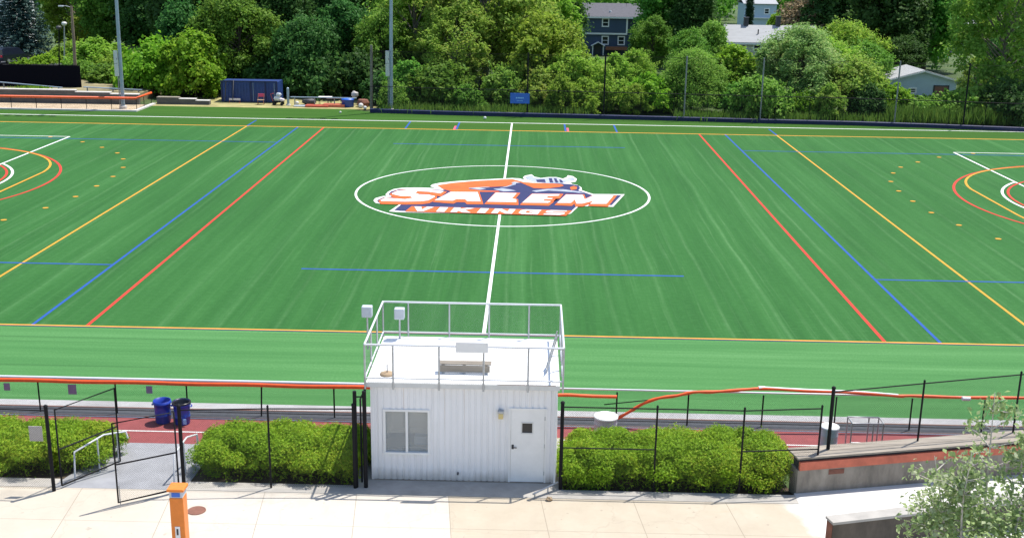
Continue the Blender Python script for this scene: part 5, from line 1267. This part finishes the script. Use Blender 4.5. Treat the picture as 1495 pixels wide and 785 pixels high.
MB().bevbox(p.x-0.30,p.x+0.30,p.y+0.25,p.y+0.30,0.72,1.02,0.01).build('backrest', M['line_pink'], o)
MB().bevbox(p.x-0.30,p.x+0.30,p.y-0.25,p.y+0.24,0.44,0.49,0.01).build('seat', M['wood_tan'], o)
for sx in (-0.28,0.28):
    MB().tube([(p.x+sx,p.y-0.28,0),(p.x+sx,p.y+0.28,1.05)],0.028,6).build('leg', M['brick'], o)
    MB().tube([(p.x+sx,p.y+0.28,0),(p.x+sx,p.y-0.22,0.46)],0.028,6).build('leg', M['brick'], o)
MB().tube([(p.x-0.28,p.y-0.2,0.16),(p.x+0.28,p.y-0.2,0.16)],0.02,6).build('stretcher', M['brick'], o)
p = gnd(407,153.5); o = thing('kit_cart', p, 'loaded kit cart with white bags, right of the navy container', 'cart')
MB().bevbox(p.x-0.55,p.x+0.5,p.y-0.35,p.y+0.35,0.28,0.38,0.02).build('deck', M['black_metal'], o)
for sx in (-0.4,0.35):
    for sy in (-0.3,0.3): MB().tube([(p.x+sx,p.y+sy-0.04,0.14),(p.x+sx,p.y+sy+0.04,0.14)],0.14,12).build('wheel', M['tyre'], o)
MB().tube([(p.x-0.55,p.y,0.36),(p.x-0.75,p.y,1.05),(p.x-0.45,p.y,1.1)],0.03,6).build('handle', M['mat_red'], o)
def bag(c, r, m, nm, label):
    bm = bmesh.new(); bmesh.ops.create_icosphere(bm, subdivisions=3, radius=1)
    for v in bm.verts:
        w_ = 1+0.13*math.sin(v.co.x*5+c[0])*math.cos(v.co.y*4)+0.08*math.sin(v.co.z*9+c[0]*3); v.co = Vector((c[0]+v.co.x*r[0]*w_, c[1]+v.co.y*r[1]*w_, c[2]+max(-0.92,v.co.z)*r[2]*w_))
    return single(MB().frombm(bm, smooth=True), nm, m, label, 'bag')
bag((p.x-0.1,p.y,0.62),(0.36,0.3,0.26),M['logo_white'],'kit_bag','white bag heaped on the kit cart')
bag((p.x+0.35,p.y-0.1,0.50),(0.25,0.25,0.17),M['logo_band'],'kit_bag','pinkish bag at the right end of the kit cart')
bag((p.x+0.02,p.y,1.0),(0.26,0.24,0.18),M['grey_plastic'],'kit_bag','grey bag topmost on the kit cart')
p = gnd(421,154); o = thing('marker_post', p, 'short pale post beside the kit cart', 'post')
MB().tube([(p.x,p.y,0),(p.x,p.y,1.62)],0.12,12).lathe((p.x,p.y,1.62),[(0.12,0),(0.09,0.06),(0,0.08)],12).build('post', M['sign_light' if False else 'pole_blue'], o)
MB().lathe((p.x,p.y,0),[(0,0.14),(0.2,0.14),(0.24,0.0)],14,smooth=False).build('base', M['kerb'], o)
o = thing('bar_bench', (-18.1,38.6,0), 'long thin blue-grey bench rail behind the red mats', 'bench')
MB().bevbox(-21.3,-15.0,38.5,38.75,0.80,0.88,0.015).build('seat', M['pole_blue'], o)
for x in (-20.9,-19.0,-17.1,-15.3): MB().box(x-0.04,x+0.04,38.55,38.7,0,0.798).build('leg', M['pole_grey'], o)
for px,py,w_,d_,h_,m,lb in ((462,157,2.2,1.0,0.18,'mat_red','red landing mat lying left of its twin at the turf edge'),(487,157,2.1,1.0,0.28,'orange_board','orange-red landing mat lying right of its twin at the turf edge'),(443,156.5,1.9,0.8,0.12,'grey_plastic','flat grey mat lying beside the red mats')):
    p = gnd(px,py); mm = MB().bevbox(p.x-w_/2,p.x+w_/2,p.y,p.y+d_,0.01,h_,0.03); single(mm, 'landing_mat', M[m], lb, 'mat')
def table(px, py, w_, m, label):
    p = gnd(px,py); o = thing('folding_table', p, label, 'table')
    MB().bevbox(p.x-w_/2,p.x+w_/2,p.y,p.y+0.7,0.70,0.76,0.012).build('tabletop', m, o)
    for sx in (-w_/2+0.1,w_/2-0.1):
        for sy in (0.08,0.62): MB().tube([(p.x+sx,p.y+sy,0),(p.x+sx,p.y+sy,0.70)],0.025,6).build('leg', M['dark_grey'], o)
table(474,153.5,1.3,M['white_paint'],'white folding table behind the mats, its left neighbour a bench rail end')
table(488,155,1.5,M['grey_plastic'],'grey folding table between the white table and the blue bin')
p = gnd(452,153); bag((p.x,p.y,0.30),(0.7,0.4,0.30),M['dark_grey'],'kit_bag','dark duffel bag lying under the bench rail')
p = gnd(508,156); o = thing('storage_bin', p, 'blue storage bin at the right end of the mats', 'bin')
MB().lathe(p,[(0,0.02),(0.52,0.02),(0.55,0.1),(0.62,0.66),(0.65,0.70),(0.60,0.71),(0.5,0.15),(0,0.13)],20).build('body', M['bin_blue'], o)
MB().lathe((p.x,p.y,0.71),[(0.64,0),(0.60,0.08),(0.2,0.14),(0,0.15)],20).build('lid', M['sign_blue'], o)
p = gnd(518,153); bag((p.x,p.y,0.98),(0.34,0.3,0.34),M['sign_grey'],'kit_bag','round tan ball bag hung on the end of the bench rail')
p = gnd(530,156); bag((p.x,p.y,0.36),(0.6,0.45,0.38),M['brick'],'kit_bag','dark red bag at the foot of the weathered net post')
for px,py,r,lb in ((434,153,0.17,'white ball beside the pale marker post'),(527,158,0.24,'larger white ball beside the dark red bag'),(533,160,0.17,'small white ball right beside the weathered net post'),(497,165.5,0.10,'small white ball alone on the far turf')):
    p = gnd(px,py); single(MB().lathe((p.x,p.y,0.002),[(r*math.sin(math.pi*i/10),r-r*math.cos(math.pi*i/10)) for i in range(11)],16), 'ball', M['logo_white'], lb, 'ball')

# ================================================================ houses
def window(b, x, y, z, w_, h_, parent, sub=True):
    f = MB().box(x-w_/2-0.16,x-w_/2,y-0.06,y+0.05,z-0.16,z+h_+0.16).box(x+w_/2,x+w_/2+0.16,y-0.06,y+0.05,z-0.16,z+h_+0.16)
    f.box(x-w_/2,x+w_/2,y-0.06,y+0.05,z-0.16,z).box(x-w_/2,x+w_/2,y-0.06,y+0.05,z+h_,z+h_+0.16).box(x-w_/2,x+w_/2,y-0.04,y+0.04,z+h_/2-0.04,z+h_/2+0.04)
    fo = f.build('window', M['white_paint'], parent)
    MB().box(x-w_/2,x+w_/2,y-0.012,y-0.004,z,z+h_).build('pane', M['glass_dark'], fo); return fo
def gable_roof(b, x0, x1, y0, y1, ze, zr, th=0.14, axis='x', oh=0.3):
    if axis == 'x':   # ridge along x
        ym = (y0+y1)/2
        for ya,yb_ in ((y0-oh,ym),(y1+oh,ym)):
            zz = ze-oh*(zr-ze)/((y1-y0)/2)
            vs = [(x0-oh,ya,zz),(x1+oh,ya,zz),(x1+oh,yb_,zr),(x0-oh,yb_,zr)]; vs += [(x,y,z+th) for x,y,z in vs]
            b.add(vs,[(0,1,2,3),(4,7,6,5),(0,4,5,1),(1,5,6,2),(2,6,7,3),(3,7,4,0)])
    else:
        xm = (x0+x1)/2
        for xa in (x0-oh,x1+oh):
            zz = ze-oh*(zr-ze)/((x1-x0)/2)
            vs = [(xa,y0-oh,zz),(xa,y1+oh,zz),(xm,y1+oh,zr),(xm,y0-oh,zr)]; vs += [(x,y,z+th) for x,y,z in vs]
            b.add(vs,[(0,1,2,3),(4,7,6,5),(0,4,5,1),(1,5,6,2),(2,6,7,3),(3,7,4,0)])
# blue two-storey house
bh = thing('blue_house', (12.4,100,0), 'dark blue two-storey clapboard house with white window trim beyond the trees', 'house')
MB().box(8.9,15.4,100.3,107,0,2.95).box(8.9,17.6,101.0,107,0,2.95).build('wall', M['siding_blue'], bh)
MB().box(9.3,15.4,100.0,107,3.2,5.5).add([(9.3,100,5.5),(9.3,107,5.5),(9.3,103.5,7.4)],[(0,2,1)]).add([(15.4,100,5.5),(15.4,107,5.5),(15.4,103.5,7.4)],[(0,1,2)]).build('upper_wall', M['siding_blue'], bh)
MB().box(15.42,18.6,101.2,106.5,0,5.3).build('side_wing', M['siding_blue'], bh)
MB().box(9.28,15.42,99.96,100.3,2.955,3.195).build('storey_band', M['white_paint'], bh)
MB().box(15.22,15.45,99.93,99.997,3.2,5.5).build('corner_board', M['white_paint'], bh)
b = MB(); gable_roof(b, 9.2,18.4,100,107,5.55,7.15); r_ = b.build('roof', M['roof_dark'], bh)
MB().box(9.0,18.6,99.62,99.68,5.28,5.52).build('gutter', M['white_paint'], r_)
MB().tube([(12.9,101,5.9),(12.9,101,6.35)],0.16,8).build('vent', M['white_paint'], r_)
window(None,12.2,99.99,4.2,0.75,0.95,bh); window(None,12.25,100.28,1.6,0.75,1.0,bh); window(None,14.6,100.28,1.6,0.75,1.0,bh)
po = MB(); gable_roof(po, 10.3,12.1,99.3,100.25,1.35,1.85,0.10,'y',0.12); pr = po.build('porch', M['white_paint'], bh)
MB().box(10.35,10.5,99.35,99.5,0,1.36).box(11.9,12.05,99.35,99.5,0,1.36).build('porch_post', M['white_paint'], pr)
MB().box(10.75,11.65,100.2,100.297,0,1.3).build('door', M['dark_grey'], bh)
MB().box(12.3,15.4,98.6,100.25,0.85,0.95).box(12.3,15.4,98.6,98.66,0.96,1.35).build('red_deck', M['brick'], bh)
# grey-roofed house
gh = thing('grey_roofed_house', (31.5,80,0), 'pale house under a long light grey roof with two dark windows', 'house')
MB().box(26.9,38.4,80,87,0,3.6).add([(26.9,80,3.6),(26.9,87,3.6),(26.9,83.5,5.5)],[(0,2,1)]).add([(38.4,80,3.6),(38.4,87,3.6),(38.4,83.5,5.5)],[(0,1,2)]).build('wall', M['siding_beige'], gh)
b = MB(); gable_roof(b, 26.9,38.4,80,87,3.68,5.5); r_ = b.build('roof', M['roof_grey'], gh)
for x,h_ in ((29.6,6.5),(33.8,6.7)): MB().box(x-0.28,x+0.28,83.2,83.8,5.1,h_).box(x-0.34,x+0.34,83.14,83.86,h_+0.003,h_+0.12).build('chimney', M['dark_grey'], r_)
MB().tube([(30.9,81.5,4.4),(30.9,81.5,5.2)],0.08,8).build('vent', M['dark_grey'], r_)
for x in (28.7,30.6): window(None,x,79.99,2.55,0.75,0.7,gh)
MB().box(26.6,38.7,79.62,79.67,3.38,3.56).build('gutter', M['white_paint'], gh)
# white garage
gg = thing('garage', (44.2,56,0), 'white gabled garage with brown door under a light grey roof', 'garage')
MB().box(40.6,47.9,56,62,0,1.62).add([(40.6,56,1.62),(47.9,56,1.62),(44.2,56,2.62)],[(0,1,2)]).build('wall', M['siding_pale'], gg)
b = MB(); gable_roof(b, 40.6,47.9,56,62,1.66,2.66,0.10,'y',0.28); r_ = b.build('roof', M['roof_grey'], gg)
for xa in (40.32,48.18): MB().obox((xa,55.68,1.56),(44.25,55.68,2.62),0.05,0.14).build('barge_board', M['white_paint'], r_)
MB().box(45.6,47.0,55.94,55.998,0,1.0).build('door', M['brown_iron'], gg)
MB().box(45.45,45.6,55.93,55.999,0,1.12).box(47.0,47.15,55.93,55.999,0,1.12).box(45.45,47.15,55.93,55.999,1.003,1.13).build('door_frame', M['dark_grey'], gg)
window(None,43.2,55.99,0.35,0.6,0.35,gg)
# tan house
th = thing('tan_house', (69.4,115,0), 'grey-tan house with pale flat-topped roof at the far right', 'house')
MB().box(66.8,72.2,115,122,0,3.1).build('wall', M['siding_tan'], th)
b = MB(); gable_roof(b, 66.8,72.2,115,122,3.1,4.9,0.12,'x',0.3); r_ = b.build('roof', M['roof_grey'], th)
MB().box(68.3,69.0,116.5,117.3,3.9,4.8).build('chimney', M['off_white'], r_)
window(None,68.4,114.99,1.8,0.8,0.6,th)
# pale blue house far off, lilac house, white house
fh = thing('pale_blue_house', (43.8,150,0), 'pale blue house far off behind the narrow cypress', 'house')
MB().box(41.2,47.2,150,157,0,5.6).build('wall', M['siding_pale'], fh); b = MB(); gable_roof(b,41.2,47.2,150,157,5.6,6.4,0.12,'x',0.25); b.build('roof', M['roof_grey'], fh)
window(None,42.6,149.99,3.9,0.7,0.8,fh); window(None,45.4,149.99,3.9,0.7,0.8,fh)
MB().box(41.0,47.4,149.4,150.0-0.002,3.0,3.15).build('balcony', M['white_paint'], fh)
lh = thing('lilac_house', (-3.5,110,0), 'grey-lilac gabled house with white corner boards behind the tall willow', 'house')
MB().box(-8.5,-0.6,110,118,0,6.2).add([(-8.5,110,6.2),(-0.6,110,6.2),(-4.5,110,9.6)],[(0,1,2)]).build('wall', mat('siding_lilac',(0.30,0.31,0.40),0.7,var=0.08), lh)
b = MB(); gable_roof(b,-8.5,-0.6,110,118,6.2,9.6,0.14,'y',0.3); b.build('roof', M['roof_dark'], lh)
for x in (-2.0,-0.75): MB().box(x-0.14,x+0.14,109.92,109.998,0,6.6).build('corner_board', M['white_paint'], lh)
window(None,-4.4,109.99,4.6,0.9,1.2,lh)
wh = thing('white_house', (-80,95,0), 'white house at the left edge behind the blue-grey spruce', 'house')
MB().box(-84,-72.8,95,103,0,9.5).build('wall', M['white_paint'], wh); b = MB(); gable_roof(b,-84,-72.8,95,103,9.5,12.5); b.build('roof', M['roof_dark'], wh)
for z in (2.0,4.6,7.2): window(None,-74.2,94.99,z,0.9,1.3,wh)

# ================================================================ cars
def car(loc, rz, paint, label, suv=False):
    o = thing('parked_car', loc, label, 'car'); o.rotation_euler = (0,0,rz)
    hh = 1.72 if suv else 1.46
    side = [(-2.2,0.32),(-2.25,0.62),(-2.12,0.98),(-2.05,hh-0.12) if suv else (-1.6,1.02),(-1.85,hh) if suv else (-1.15,hh),(0.35,hh),(1.05,1.0),(2.05,0.86),(2.22,0.6),(2.2,0.32)]
    def sect(k, wf): return [(x*(1-0.02*abs(k)), wf(z), z) for x,z in side]
    b = MB(); n = len(side); vs = []
    for k in (-1,-0.86,0.86,1):
        for x,z in side:
            tuck = 0.16 if z > 1.05 else 0.0
            yy = 0.88*k if abs(k) < 1 else k*(0.90-tuck)
            ex = 0.0 if abs(k) < 1 else -0.05*math.copysign(1,x)
            vs.append((x+ex, math.copysign(min(abs(yy),0.90-tuck),k), z))
    fs = []
    for s in range(3):
        for i in range(n): fs.append((s*n+i,s*n+(i+1)%n,(s+1)*n+(i+1)%n,(s+1)*n+i))
    fs += [tuple(range(n))[::-1], tuple(range(3*n,4*n))]
    b.add(vs, fs); body = b.build('body', paint, o, local=True)
    gw = MB(); xr = -1.75 if suv else -1.25
    for s in (-1,1):
        y = s*0.752; gw.quad((xr,y,1.06),(0.9,y,1.06),(0.32,y,hh-0.1),(xr+0.12,y,hh-0.1))
    gw.quad((1.02,-0.66,1.04),(1.02,0.66,1.04),(0.42,0.62,hh-0.05),(0.42,-0.62,hh-0.05))
    xb = -2.09 if suv else -1.56
    gw.quad((xb-0.03,-0.62,1.08),(xb-0.03,0.62,1.08),((-1.96 if suv else -1.2),0.58,hh-0.07),((-1.96 if suv else -1.2),-0.58,hh-0.07))
    gw.build('window', M['glass_dark'], o, local=True)
    for x in (-1.38,1.38):
        for s in (-1,1):
            w_ = MB().tube([(x,s*0.72,0.33),(x,s*0.92,0.33)],0.33,16).build('wheel', M['tyre'], o, local=True)
            MB().tube([(x,s*0.925,0.33),(x,s*0.935,0.33)],0.20,12).build('rim', M['galv'], w_, local=True)
    for s in (-1,1):
        MB().bevbox(-2.27,-2.17,s*0.7-0.14,s*0.7+0.14,0.74,0.98,0.02).build('tail_light', M['tail_red'], o, local=True)
        MB().bevbox(2.10,2.24,s*0.62-0.16,s*0.62+0.16,0.62,0.76,0.02).build('headlight', M['grey_plastic'], o, local=True)
    MB().bevbox(-2.29,-2.26,-0.26,0.26,0.55,0.68,0.005).build('number_plate', M['white_paint'], o, local=True)
    return o
c = at(20,92,62.5); car((c.x,62.5,1.26), R(64), M['car_dark'], 'dark parked car with red tail lights at the far left above the screen fence', True)
c = at(969,80,90); car((c.x,90,0.1), R(205), M['car_white'], 'white parked car half hidden by trees right of the blue house')
c = at(1375,79,100); car((c.x,100,0.1), R(75), M['car_white'], 'white parked car beside the tan house at the right', True)
c = at(1336,73,104); car((c.x,104,0.8), R(160), M['car_white'], 'white car glimpsed between dark trees left of the tan house')


# ================================================================ repeats share a group
GROUPS = {'hedge':'hedges on the bank below the plaza','barrel':'blue barrels on the running track','drum':'grey drums behind the fence','landing_mat':'mats lying at the far turf edge','kit_bag':'kit bags around the cart and benches','ball':'white balls at the far side of the field','light_mast':'field light masts','loudspeaker':'loudspeakers on the press box roof','placard':'violet placards on the track fence','handrail':'white handrails of the ramp','parked_car':'cars parked beyond the trees','chain_link_fence':'black chain-link fence runs on the plaza edge','fence_gate':'gate leaves of the ramp','track_fence':'fence runs along the near edge of the turf','lamp_post':'lamp posts at the far left','folding_table':'folding tables among the kit','broadleaf_tree':'broadleaf trees beyond the field','willow_tree':'pale willows beyond the far fence','shrub':'shrubs along the far fence','bank_shrub':'shrubs on the far left bank','vine_thicket':'vine thickets by the navy container'}
for o in list(COL.objects):
    k_ = o.name.split('.')[0]
    if o.parent is None and k_ in GROUPS and 'label' in o.keys(): o['group'] = GROUPS[k_]
